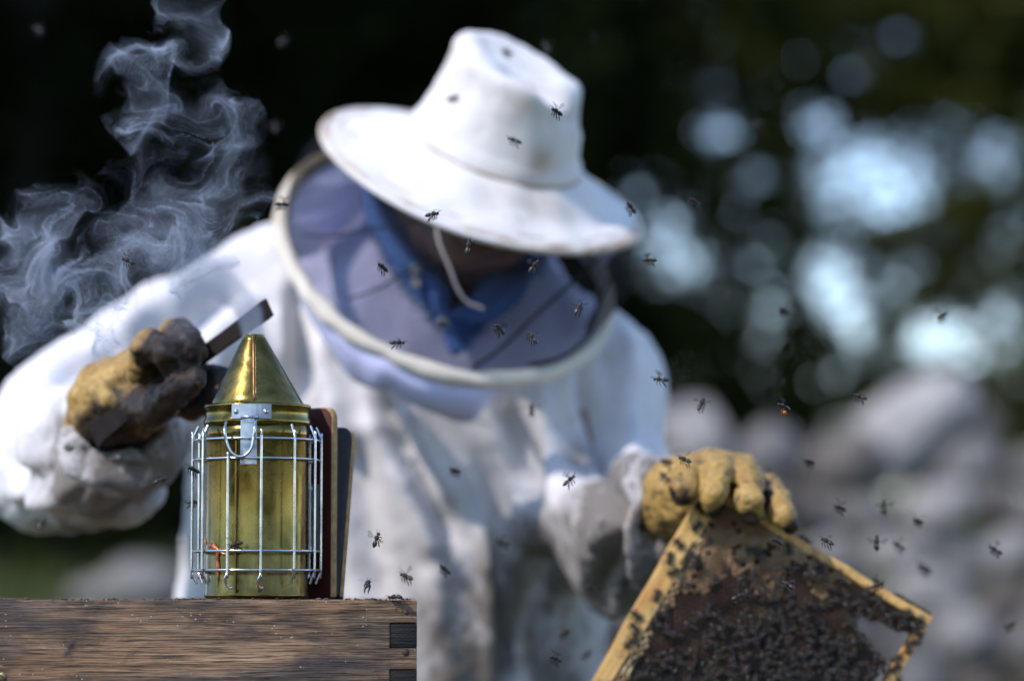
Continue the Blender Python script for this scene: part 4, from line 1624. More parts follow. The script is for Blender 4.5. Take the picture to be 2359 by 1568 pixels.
def build_body():
    """head, neck, trunk, arms and legs in one skin; only the face and neck show"""
    h = 0.009
    s = SDF((SH_L[0] - 0.35, 3.08, -0.01), (SH_R[0] + 0.20, 4.0, HEAD[2] + 0.16), h)
    s.capsule(P(930, 1640, 3.76), P(985, 1010, 3.70), 0.165, 0.165, sq=(1, 1.45, 1))
    s.capsule(P(720, 790, 3.68), P(1310, 915, 3.69), 0.062, 0.062, k=0.06)
    s.capsule(P(1000, 830, 3.69), P(1050, 700, 3.68), 0.11, 0.075, k=0.06)
    s.capsule(P(1045, 740, 3.66), P(1075, 560, 3.55), 0.062, 0.058, k=0.03)      # neck
    s.chain([SH_L + [0.03, 0, -0.02], EL_L + [0.02, 0, 0], WR_L], [0.055, 0.045, 0.030], k=0.04)
    s.chain([SH_R + [-0.03, 0, -0.02], EL_R, WR_R], [0.055, 0.045, 0.030], k=0.04)
    # head: skull, jaw, features; gaze goes down to the frame
    dwn = (CHIN - HEAD) / np.linalg.norm(CHIN - HEAD)          # from skull centre to chin
    side = np.cross(dwn, [0, -1.0, 0])
    side /= np.linalg.norm(side)
    side = -side if side[0] < 0 else side
    fwd = np.cross(side, dwn)
    fwd = fwd if fwd[1] < 0 else -fwd
    fr = np.stack([side, fwd, dwn], 1)
    def at(x, y, z):
        return HEAD + side * x + fwd * y + dwn * z
    s.ell(at(0, -0.005, -0.02), (0.077, 0.098, 0.100), k=0.02, M=fr)
    s.capsule(at(0, 0.035, 0.02), at(0, 0.052, 0.086), 0.062, 0.036, k=0.03)     # face down to the jaw
    s.capsule(at(-0.040, 0.0, 0.06), at(0, 0.050, 0.098), 0.028, 0.024, k=0.03)
    s.capsule(at(0.040, 0.0, 0.06), at(0, 0.050, 0.098), 0.028, 0.024, k=0.03)
    s.capsule(at(0, 0.088, 0.005), at(0, 0.112, 0.040), 0.011, 0.016, k=0.012)   # nose
    s.capsule(at(-0.045, 0.078, -0.008), at(0.045, 0.078, -0.008), 0.013, 0.013, k=0.014)   # brow
    for q in (-1, 1):
        s.ell(at(q * 0.032, 0.090, 0.012), (0.016, 0.010, 0.009), M=fr, op='sub', k=0.010)   # eye sockets
        s.ell(at(q * 0.032, 0.078, 0.012), (0.012, 0.011, 0.010), k=0.003, M=fr)
        s.ell(at(q * 0.080, -0.008, 0.022), (0.010, 0.018, 0.030), k=0.010, M=fr)            # ears
        s.ell(at(q * 0.045, 0.070, 0.034), (0.018, 0.014, 0.014), k=0.015, M=fr)             # cheeks
    s.capsule(at(-0.020, 0.092, 0.062), at(0.020, 0.092, 0.062), 0.008, 0.008, k=0.008)      # lips
    s.capsule(at(-0.024, 0.100, 0.066), at(0.024, 0.100, 0.066), 0.0035, 0.0035, op='sub', k=0.004)
    # legs down to the ground
    hip = P(930, 1640, 3.76)
    for q, fx in ((-1, -0.15), (1, 0.13)):
        kn = np.array([hip[0] + fx, hip[1] - 0.05, 0.50])
        ft = np.array([hip[0] + fx * 1.2, hip[1] + 0.06, 0.10])
        s.chain([hip + [fx * 0.6, 0, -0.06], kn, ft], [0.095, 0.065, 0.045], k=0.05)
        s.capsule(ft + [0, 0.02, -0.05], ft + [0, -0.16, -0.06], 0.045, 0.038, k=0.03)
    V, Q = s.mesh(2)
    o = pobj('body', V, Q, M['skin'])
    # hair: a cap over the back of the skull
    s2 = SDF(HEAD - 0.16, HEAD + 0.16, 0.008)
    s2.ell(at(0, -0.014, -0.026), (0.084, 0.103, 0.105), M=fr)
    s2.ell(at(0, 0.115, 0.055), (0.11, 0.085, 0.11), M=fr, op='sub', k=0.01)
    V, Q = s2.mesh(2)
    V = V + 0.003 * noise3(V * [1, 1, 0.3], 0.006, NZ9)[:, None] * normals(V, Q)
    pobj('hair', V, Q, M['hair'])
    # trousers and boots of the suit, below the frame of the picture
    s3 = SDF((hip[0] - 0.42, 3.35, -0.005), (hip[0] + 0.42, 4.1, 0.80), 0.012)
    for q, fx in ((-1, -0.15), (1, 0.13)):
        kn = np.array([hip[0] + fx, hip[1] - 0.05, 0.50])
        ft = np.array([hip[0] + fx * 1.2, hip[1] + 0.06, 0.16])
        s3.chain([hip + [fx * 0.55, -0.02, -0.02], kn, ft], [0.150, 0.105, 0.085], k=0.05)
    V, Q = s3.mesh(3)
    V = V + normals(V, Q) * (0.006 * noise3(V * [1, 1, 0.5], 0.03))[:, None]
    tr = pobj('trousers', V, Q, M['cloth'])
    set_attr(tr.data, 'dirt_shade', np.full(len(V), 0.45))
    for q, fx in ((-1, -0.15), (1, 0.13)):
        ft = np.array([hip[0] + fx * 1.2, hip[1] + 0.06, 0.10])
        s4 = SDF(ft + [-0.12, -0.32, -0.11], ft + [0.12, 0.15, 0.12], 0.010)
        s4.capsule(ft + [0, 0.02, 0.06], ft + [0, 0.02, -0.04], 0.062, 0.060)
        s4.capsule(ft + [0, 0.02, -0.045], ft + [0, -0.19, -0.050], 0.058, 0.048, k=0.03)
        V, Q = s4.mesh(2)
        V[:, 2] = np.maximum(V[:, 2], 0.0)
        pobj('boot', V, Q, M['leather_dark'])


build_body()


def build_shirt():
    s = SDF((P(700, 800, 3.6)[0], 3.25, P(1000, 1050, 3.6)[2]), (P(1430, 800, 3.6)[0], 3.95, P(1000, 350, 3.7)[2]), 0.008)
    torso(s, grow=-0.013)
    s.capsule(P(1045, 760, 3.63), P(1070, 620, 3.60), 0.098, 0.076, k=0.05)
    V, Q = s.mesh(2)
    N = normals(V, Q)
    V = V + N * (0.003 * noise3(V, 0.022) + 0.001 * noise3(V, 0.008, NZ9))[:, None]
    # open at the throat
    xy = proj(V[Q].mean(1))
    l = np.interp(xy[:, 1], [300, 560, 650, 725], [870, 985, 1030, 1045])
    r = np.interp(xy[:, 1], [300, 560, 640, 725], [1300, 1180, 1120, 1045])
    cut = (xy[:, 0] > l) & (xy[:, 0] < r) & (xy[:, 1] < 725)
    far = (xy[:, 1] > 850) | (xy[:, 0] < 790) | (xy[:, 0] > 1300)
    Q = Q[~cut & ~far]
    used = np.unique(Q)
    mp = np.full(len(V), -1)
    mp[used] = np.arange(len(used))
    sh = pobj('denim_shirt', V[used], mp[Q], M['denim'])
    sol = sh.modifiers.new('thickness', 'SOLIDIFY')
    sol.thickness = 0.0016
    # collar flaps: curved leaves of cloth lying off the neck
    def flap(edge_in, edge_out, name):
        a, b = smooth_path(edge_in, 8), smooth_path(edge_out, 8)
        n = len(a)
        V_, F_ = [], []
        m = 7
        for i in range(n):
            for j in range(m):
                f = j / (m - 1)
                p = a[i] * (1 - f) + b[i] * f
                p = p - FWD * 0.014 * math.sin(f * math.pi) + 0.0015 * math.sin(i * 0.7 + j)
                V_.append(p)
        for i in range(n - 1):
            for j in range(m - 1):
                q = i * m + j
                F_.append((q, q + 1, q + m + 1, q + m))
        o = pobj(name, V_, F_, M['denim'], None)
        so = o.modifiers.new('thickness', 'SOLIDIFY')
        so.thickness = 0.0022
        return o
    flap([P(872, 360, 3.55), P(905, 470, 3.505), P(965, 565, 3.47), P(1040, 680, 3.45)], [P(820, 385, 3.52), P(850, 520, 3.465), P(905, 600, 3.435), P(1000, 640, 3.425)], 'collar')
    flap([P(1190, 600, 3.53), P(1150, 645, 3.50), P(1090, 690, 3.47), P(1045, 720, 3.455)], [P(1240, 600, 3.50), P(1200, 690, 3.46), P(1140, 735, 3.44), P(1080, 745, 3.435)], 'collar')
    # placket with shell buttons
    pl = smooth_path([P(1000, 645, 3.45), P(1010, 700, 3.445), P(1030, 760, 3.44), P(1052, 812, 3.43)], 6)
    obj_ = pobj('placket', *tube(pl, 0.007, 8), M['denim'], sh)
    for px, py in ((955, 622), (958, 652), (1018, 742)):
        c = P(px, py, 3.415 if py < 700 else 3.425)
        v, f = lathe([(0.0001, 0.0012), (0.003, 0.0011), (0.0048, 0.0016), (0.0054, 0.0006), (0.0054, -0.001)], 16)
        v = np.stack([v[:, 0], -v[:, 2], v[:, 1]], 1) + c
        pobj('button', v, f, M['button'], sh)


build_shirt()


def build_hat():
    hat = bpy.data.objects.new('hat', None)
    link(hat, PERSON)
    M4 = Matrix(((HU[0], -HV[0], HN[0]), (HU[1], -HV[1], HN[1]), (HU[2], -HV[2], HN[2])))
    hat.location = HC - PORG
    hat.rotation_euler = M4.to_euler()
    # local: x right, y back, z out of the crown; brim edge near z=0
    n = 120
    k = HR / 384.0
    base_r, base_z = 203 * k, 82 * k
    off = np.array([8 * k, 4 * k])
    ang = np.linspace(0, 2 * np.pi, n, endpoint=False)
    def wave(a, u):
        return u * u * (0.004 * np.cos(2 * a) + 0.0015 * np.sin(3 * a + 2.0) + 0.004 * np.exp(-((a - 5.35) / 0.7) ** 2))
    # brim, top and under side
    rows, zrow = [], []
    V, F = [], []
    def add_row(r, z, w=0.0, o=1.0):
        V.append(np.stack([off[0] * o + r * np.cos(ang), off[1] * o + r * np.sin(ang), z + wave(ang, w)], 1))
    us = np.linspace(0, 1, 16)
    for u in us:
        add_row(base_r - 0.004 + (HR - base_r + 0.004) * u, base_z * (1 - u) ** 1.25 + 0.0025 * math.sin(u * 9) * 0.6, u, 1 - u)
    for u in us[::-1]:
        add_row(base_r - 0.004 + (HR - base_r + 0.003) * u, base_z * (1 - u) ** 1.25 - 0.0035, u, 1 - u)
    m = len(V)
    V = np.concatenate(V)
    V[:, 2] += 0.0014 * noise3(V, 0.03)
    for i in range(m - 1):
        for j in range(n):
            l = (j + 1) % n
            F.append((i * n + j, i * n + l, (i + 1) * n + l, (i + 1) * n + j))
    me = mesh_from('brim', V, F)
    rr = np.hypot(V[:, 0], V[:, 1])
    a_ = np.arctan2(V[:, 1], V[:, 0])
    set_attr(me, 'dirt_shade', 0.55 * np.clip((rr / HR - 0.93) / 0.07, 0, 1) + 0.10 + 0.28 * np.exp(-((a_ + 1.1) / 0.35) ** 2 - ((rr - 0.13) / 0.03) ** 2))
    brim = obj('brim', me, M['hat'], hat)
    # piped edge
    pts = np.stack([(HR - 0.001) * np.cos(ang), (HR - 0.001) * np.sin(ang), wave(ang, 1.0) - 0.002], 1)
    me = mesh_from('piping', *tube(pts, 0.0042, 10, closed=True))
    set_attr(me, 'dirt_shade', 0.30 + 0.25 * np.sin(np.arange(len(me.vertices)) * 0.013))
    obj('piping', me, M['hat'], brim)
    # stitched lines on the brim
    for u in (0.80,):
        r = base_r + (HR - base_r) * u
        z = base_z * (1 - u) ** 1.25 + 0.0009
        pts = np.stack([off[0] * (1 - u) + r * np.cos(ang), off[1] * (1 - u) + r * np.sin(ang), z + wave(ang, u)], 1)
        me = mesh_from('stitching', *tube(pts, 0.0007, 5, closed=True))
        set_attr(me, 'dirt_shade', np.full(len(me.vertices), 0.5))
        obj('stitching', me, M['hat'], brim)
    # crown
    Hc = 0.105
    prof = [(base_r + 0.001, -0.004), (base_r + 0.0005, 0.004), (base_r - 0.001, 0.012)]
    for u in np.linspace(0.15, 0.84, 12):
        prof.append((base_r * (1 - 0.25 * u - 0.02 * math.sin(u * math.pi)), Hc * u))
    rt = base_r * 0.775
    for a in np.linspace(12, 90, 8):
        prof.append((rt - 0.024 + 0.024 * math.cos(R(a)), Hc * 0.86 + 0.019 * math.sin(R(a))))
    for u in np.linspace(0.85, 0.0, 8):
        prof.append(((rt - 0.024) * u + 0.0003, Hc * 0.86 + 0.019 - 0.010 * (1 - u * u)))
    V, F = lathe(prof, 96)
    V[:, 0] += off[0]
    V[:, 1] += off[1]
    h = V[:, 2] / Hc
    # crown leans a little, is oval, and is dented in front of the top
    V[:, 1] = off[1] + (V[:, 1] - off[1]) * 1.04
    V[:, 0] -= 0.006 * np.clip(h, 0, 1) ** 1.5
    # dent across the top front with a ridge behind it
    tp = np.clip((h - 0.45) / 0.5, 0, 1)
    dx, dy = V[:, 0] - 0.026, V[:, 1] + 0.046
    ca, sa = math.cos(0.15), math.sin(0.15)
    ex, ey = dx * ca + dy * sa, -dx * sa + dy * ca
    dent = np.exp(-(ex / 0.048) ** 2 - (ey / 0.017) ** 2)
    V[:, 2] -= 0.022 * dent * tp
    V[:, 1] += 0.012 * dent * tp
    dent2 = np.exp(-((ex - 0.012) / 0.050) ** 2 - ((ey + 0.030) / 0.013) ** 2)
    V[:, 2] += 0.005 * dent2 * tp
    V[:, 1] -= 0.004 * dent2 * tp
    V[:, 2] += 0.012 * tp * np.clip((-V[:, 0]) / 0.08, -0.6, 1)        # higher on one side
    V += (0.0016 * noise3(V, 0.028) + 0.0006 * noise3(V, 0.010, NZ9))[:, None] * np.array([0.6, 0.6, 0.5])
    V[:, 2] += base_z
    me = mesh_from('crown', V, F)
    g1 = np.exp(-((V[:, 0] - 0.055) / 0.02) ** 2 - ((h - 0.25) / 0.2) ** 2)
    g2 = np.exp(-((h - 0.80) / 0.12) ** 2) * 0.5
    set_attr(me, 'dirt_shade', np.clip(0.12 + 0.35 * g1 + 0.30 * g2, 0, 1))
    cr = obj('crown', me, M['hat'], hat)
    # seam where crown meets brim, hat band underneath
    pts = np.stack([off[0] + (base_r + 0.001) * np.cos(ang), off[1] + (base_r * 1.04 + 0.001) * np.sin(ang), np.full(n, base_z - 0.001)], 1)
    me = mesh_from('seam', *tube(pts, 0.0016, 6, closed=True))
    set_attr(me, 'dirt_shade', np.full(len(me.vertices), 0.75))
    obj('seam', me, M['hat'], cr)


build_hat()


def build_veil():
    # stiff cream ring
    n = 140
    a = np.linspace(0, 2 * np.pi, n, endpoint=False)
    ring = RC + RR * (np.cos(a)[:, None] * RU + np.sin(a)[:, None] * RV)
    ring = ring + RN * (0.003 * np.sin(2 * a + 1))[:, None]
    V, F = tube(ring, 0.0096, 14, closed=True)
    V = V + 0.0008 * noise3(V, 0.02)[:, None]
    o = pobj('veil_ring', V, F, M['ring'])
    aa = np.repeat(a, 14)
    set_attr(o.data, 'dirt_shade', np.clip(0.12 + 0.6 * np.exp(-((aa - 3.45) / 0.28) ** 2) + 0.3 * np.exp(-((aa - 2.9) / 0.1) ** 2), 0, 1))
    # netting from under the brim to the ring
    m = 26
    rows = []
    rb = 0.965 * HR
    for j in range(m):
        f = j / (m - 1)
        top = HC + rb * (np.cos(a)[:, None] * HU + np.sin(a)[:, None] * HV) - HN * 0.006
        bot = RC + (RR - 0.006) * (np.cos(a)[:, None] * RU + np.sin(a)[:, None] * RV) + RN * 0.004
        p = top * (1 - f) + bot * f
        c = HC * (1 - f) + RC * f
        out = p - c
        out /= np.linalg.norm(out, axis=1)[:, None]
        p = p + out * (0.016 * math.sin(f * math.pi)) + out * (0.004 * np.sin(7 * a + 3 * f) * math.sin(f * math.pi))[:, None]
        rows.append(p)
    V = np.concatenate(rows)
    F = np.array([(j * n + i, j * n + (i + 1) % n, (j + 1) * n + (i + 1) % n, (j + 1) * n + i) for j in range(m - 1) for i in range(n)])
    back = (np.sin(a) < -0.50) & (np.cos(a) > -0.75)
    isb = np.array([back[f[0] % n] for f in F])
    cb = HC * 0.5 + RC * 0.5
    Vb = V + (V - cb) * 0.02
    hb = pobj('hood_back', Vb, F[isb], M['hood'])
    set_attr(hb.data, 'dirt_shade', np.full(len(hb.data.vertices), 0.12))
    F = F[~isb]
    cols = np.array([f[0] % n for f in F])
    o = pobj('veil_netting', V, F, M['net'])
    uv = o.data.uv_layers.new(name='UVMap')
    li = np.zeros(len(o.data.loops), np.int32)
    o.data.loops.foreach_get('vertex_index', li)
    ai = (li % n).astype(float)
    # keep the seam column continuous
    pol = np.repeat(np.arange(len(F)), 4)
    ai = np.where((cols[pol] == n - 1) & (ai == 0), n, ai)
    uvv = np.stack([ai / n * 2 * np.pi * RR, (li // n) / (m - 1) * 0.19], 1)
    uv.data.foreach_set('uv', uvv.astype(np.float32).ravel())
    # finding points on the front of the net
    front = np.sin(np.tile(a, m)) > -0.45
    vf = V[front]
    pf = proj(vf)
    def on(x, y, lift=0.0015):
        d = np.hypot(pf[:, 0] - x, pf[:, 1] - y)
        i = np.argsort(d)[:6]
        w = 1 / (d[i] + 1)
        p = (vf[i] * w[:, None]).sum(0) / w.sum()
        q = P(x, y, p[1])
        return q - FWD * lift
    for pl, r in [([(1405, 568), (1330, 640), (1240, 720), (1150, 805), (1085, 850)], 0.0020), ([(1300, 565), (1340, 610), (1372, 660), (1375, 720)], 0.0020), ([(1412, 600), (1395, 660), (1350, 760)], 0.0022),
                  ([(690, 540), (760, 545), (840, 530), (960, 510)], 0.0013), ([(800, 690), (880, 660), (980, 610), (1100, 600), (1230, 560)], 0.0012), ([(1375, 720), (1350, 780), (1290, 825), (1220, 840)], 0.0024)]:
        pobj('veil_crease', *tube(smooth_path([on(*q) for q in pl], 8), r, 6), M['seam'], o)
    pobj('drawstring', *tube(smooth_path([on(1004, 505, 0.004), on(1012, 560, 0.006), on(1035, 615, 0.006), on(1052, 660, 0.006), on(1075, 695, 0.006), on(1115, 712, 0.004)], 8), 0.0019, 8), M['cord'], o)
    # lilac yoke of the hood, rising from the ring to the collar on the side and back
    yc = P(1045, 520, 3.62)
    ya = np.linspace(R(146), R(335), 70)
    Vy, m2 = [], 12
    for i, t in enumerate(ya):
        rim = RC + (RR - 0.004) * (math.cos(t) * RU + math.sin(t) * RV)
        inn = yc + 0.118 * (math.cos(t) * RU + math.sin(t) * RV) + RN * (0.030 - 0.055 * max(0.0, math.cos(t - R(165))) ** 2)
        for j in range(m2):
            f = j / (m2 - 1)
            sag = -0.014 * math.sin(f * math.pi) + 0.006 * math.sin(i * 0.55 + 2.2 * f) * math.sin(f * math.pi) + 0.003 * math.sin(i * 1.3)
            Vy.append(rim * (1 - f) + inn * f + RN * (sag + 0.03 * f * f))
    Fy = [(i * m2 + j, i * m2 + j + 1, (i + 1) * m2 + j + 1, (i + 1) * m2 + j) for i in range(len(ya) - 1) for j in range(m2 - 1)]
    pobj('hood_yoke', Vy, Fy, M['hood'])
    # lilac lining strip that hangs below the ring and comes to a point on the chest
    def ra(px, py):
        q = proj(ring)
        return int(np.argmin(np.hypot(q[:, 0] - px, q[:, 1] - py)))
    i0, i1 = ra(672, 600), ra(1215, 866)
    idx = np.arange(i1, i0 + 1) if i0 > i1 else np.arange(i0, i1 + 1)
    st = ring[idx]
    q = proj(st)
    drop = np.interp(q[:, 0], [640, 672, 700, 760, 800, 850, 890, 930, 990, 1040, 1080, 1100, 1130, 1160, 1215], [4, 12, 45, 88, 112, 100, 78, 92, 96, 104, 98, 70, 34, 20, 6])
    V_, F_ = [], []
    mm = 9
    for i in range(len(st)):
        tgt = P(q[i][0] + 0.12 * drop[i], q[i][1] + drop[i], st[i][1] + 0.028)
        for j in range(mm):
            f = j / (mm - 1)
            p = st[i] * (1 - f) + tgt * f - FWD * (0.012 * math.sin(f * math.pi)) - FWD * (0.007 * math.sin(i * 0.42) + 0.004 * math.sin(i * 0.95 + 1)) * f + np.array([0, 0.004, 0])
            V_.append(p)
    for i in range(len(st) - 1):
        for j in range(mm - 1):
            k = i * mm + j
            F_.append((k, k + 1, k + mm + 1, k + mm))
    s = pobj('veil_skirt', V_, F_, M['lilac'])
    set_attr(s.data, 'dirt_shade', np.full(len(V_), 0.08))
    so = s.modifiers.new('thickness', 'SOLIDIFY')
    so.thickness = 0.002
    return ring


RING = build_veil()


# ------------------------------------------------------------------ gloves
def glove(name, s, dark_pts, r, mat, base=0.0, wr=0.0005, label=None):
    V, Q = s.mesh(2)
    N = normals(V, Q)
    c1 = np.exp(-(noise3(V, 0.013) / 0.22) ** 2)
    c2 = np.exp(-(noise3(V * [1.0, 1.0, 1.6], 0.0075, NZ9, 1) / 0.25) ** 2)
    V = V + N * (wr * noise3(V, 0.006, NZ9) + 0.0012 * noise3(V, 0.016, NZ4, 2) - 0.0016 * c1 - 0.0008 * c2)[:, None]
    d = base + 0.34 * c1 * (0.4 + 0.6 * c2)
    for p, rr, a in dark_pts:
        d = np.maximum(d, a * np.exp(-(np.linalg.norm(V - p, axis=1) / rr) ** 2))
    o = pobj(name, V, Q, mat)
    set_attr(o.data, 'dirt_shade', d)
    if label:
        o['label'] = label
    return o


def build_gloves():
    # --- hand with the hive tool
    lo, hi = P(150, 1120, 3.0), P(580, 690, 3.2)
    s = SDF((lo[0] - 0.02, 2.90, lo[2] - 0.01), (hi[0] + 0.02, 3.24, hi[2] + 0.02), 0.0034)
    s.capsule(P(205, 1000, 3.19), P(262, 925, 3.105), 0.046, 0.041)                       # gauntlet
    for a, b in [((275, 880, 3.085), (335, 838, 3.045)), ((285, 900, 3.095), (372, 830, 3.07)), ((300, 930, 3.10), (405, 870, 3.085)), ((300, 950, 3.095), (385, 925, 3.09))]:
        s.capsule(P(*a), P(*b), 0.026, 0.018, k=0.016)
    s.capsule(P(262, 925, 3.10), P(340, 890, 3.07), 0.040, 0.030, k=0.02)
    kk = 0.006
    s.chain([P(330, 845, 3.04), P(342, 798, 3.005), P(388, 812, 2.975), P(410, 868, 2.985)], [0.0175, 0.0170, 0.0150, 0.0125], kk)       # index
    s.chain([P(372, 832, 3.065), P(412, 770, 3.025), P(440, 800, 2.985), P(432, 850, 2.988)], [0.0180, 0.0185, 0.0160, 0.0125], kk)      # middle
    s.chain([P(405, 872, 3.08), P(470, 872, 3.055), P(512, 876, 3.02), P(500, 905, 3.0)], [0.0170, 0.0160, 0.0140, 0.0120], kk)           # ring finger
    s.chain([P(385, 925, 3.09), P(440, 930, 3.07), P(482, 915, 3.04), P(478, 940, 3.015)], [0.0160, 0.0150, 0.0130, 0.0115], kk)          # little finger
    s.chain([P(310, 930, 3.06), P(355, 940, 3.005), P(405, 905, 2.972), P(452, 872, 2.968)], [0.022, 0.0185, 0.0155, 0.0125], kk)         # thumb along the tool
    dark = [(P(410, 850, 2.99), 0.062, 1.0), (P(440, 900, 3.02), 0.07, 1.0), (P(350, 960, 3.02), 0.060, 1.0), (P(420, 770, 3.0), 0.036, 1.0), (P(350, 815, 2.99), 0.030, 0.8), (P(250, 1010, 3.08), 0.05, 0.9), (P(300, 930, 3.03), 0.035, 0.7)]
    glove('glove', s, dark, 0, M['glove'], 0.20, label='tan leather glove, its fingers blackened by propolis')
    # --- hand with the frame
    lo, hi = P(1470, 1300, 3.0), P(1880, 1010, 3.2)
    s = SDF((lo[0] - 0.01, 2.98, lo[2] - 0.01), (hi[0] + 0.02, 3.28, hi[2] + 0.02), 0.0034)
    s.capsule(P(1535, 1200, 3.235), P(1578, 1140, 3.165), 0.044, 0.040)
    s.capsule(P(1578, 1140, 3.165), P(1640, 1115, 3.145), 0.038, 0.030, k=0.02)
    mc = [(1600, 1088, 3.125), (1652, 1072, 3.13), (1712, 1088, 3.14), (1765, 1130, 3.15)]
    for q in mc:
        s.capsule(P(1590, 1130, 3.16), P(*q), 0.028, 0.019, k=0.014)
    kk = 0.004
    s.chain([P(*mc[0]), P(1583, 1098, 3.085), P(1572, 1122, 3.062), P(1570, 1142, 3.063)], [0.0185, 0.0165, 0.0145, 0.0120], kk)
    s.chain([P(*mc[1]), P(1652, 1090, 3.078), P(1645, 1135, 3.052), P(1643, 1166, 3.058)], [0.0180, 0.0160, 0.0140, 0.0118], kk)
    s.chain([P(*mc[2]), P(1722, 1108, 3.085), P(1726, 1150, 3.055), P(1728, 1184, 3.060)], [0.0180, 0.0165, 0.0150, 0.0125], kk)
    s.chain([P(*mc[3]), P(1785, 1150, 3.100), P(1804, 1186, 3.065), P(1822, 1208, 3.062)], [0.0165, 0.0150, 0.0135, 0.0115], kk)
    s.chain([P(1585, 1150, 3.17), P(1640, 1180, 3.165), P(1690, 1190, 3.145), P(1730, 1185, 3.135)], [0.023, 0.018, 0.0155, 0.0125], kk)   # thumb behind the comb
    dark = [(P(1568, 1135, 3.06), 0.022, 0.85), (P(1643, 1168, 3.055), 0.014, 0.75), (P(1690, 1130, 3.07), 0.010, 0.95), (P(1618, 1120, 3.07), 0.010, 0.95), (P(1730, 1190, 3.06), 0.014, 0.6), (P(1830, 1215, 3.06), 0.016, 0.9),
            (P(1765, 1160, 3.075), 0.010, 0.95), (P(1560, 1200, 3.18), 0.05, 0.6)]  # the smallest spots are shade painted between the fingers
    dark += [(P(x, y, Y), 0.0115, 1.0) for x, y, Y in ((1618, 1088, 3.10), (1612, 1115, 3.08), (1608, 1145, 3.07), (1692, 1085, 3.11), (1688, 1115, 3.085), (1686, 1150, 3.07), (1756, 1118, 3.12), (1768, 1150, 3.09), (1776, 1180, 3.075))]  # shade in the finger gaps, painted into the stain mask
    dark += [(P(x, y, 3.058), 0.015, 0.95) for x, y in ((1571, 1146), (1643, 1174), (1728, 1194), (1826, 1214))]
    glove('glove', s, dark, 0, M['glove'], 0.30, label='yellow leather glove with fingers curled over the frame corner')


build_gloves()

# ================================================================== the comb frame held in the other hand
FA = P(1626, 1115, 3.10)
FS = S(3.10) * 1.004
E1 = RIGHT * 0.858 - UP * 0.5125          # along the side bar
E2 = -RIGHT * 0.5125 - UP * 0.858         # along the top bar
EN = -FWD                                 # out of the comb, towards the hive
TILT = Matrix.Rotation(R(-10), 3, Vector(E1))
E2 = np.array(TILT @ Vector(E2))
EN = np.cross(E1, E2)
EN = EN if EN @ FWD < 0 else -EN
FW, FL = 599 * FS, 0.43


def fr(a, b, c=0.0):
    return FA + E1 * a + E2 * b + EN * c


FROT = Matrix((Vector(E1), Vector(E2), Vector(np.cross(E1, E2)))).transposed()
FSGN = 1.0 if np.cross(E1, E2) @ EN > 0 else -1.0


def comb_edge(b):
    return np.interp(b / FS, [0, 48, 58, 75, 100, 120, 150, 192, 260, 2000], [592, 590, 560, 455, 444, 503, 556, 562, 580, 586]) * FS


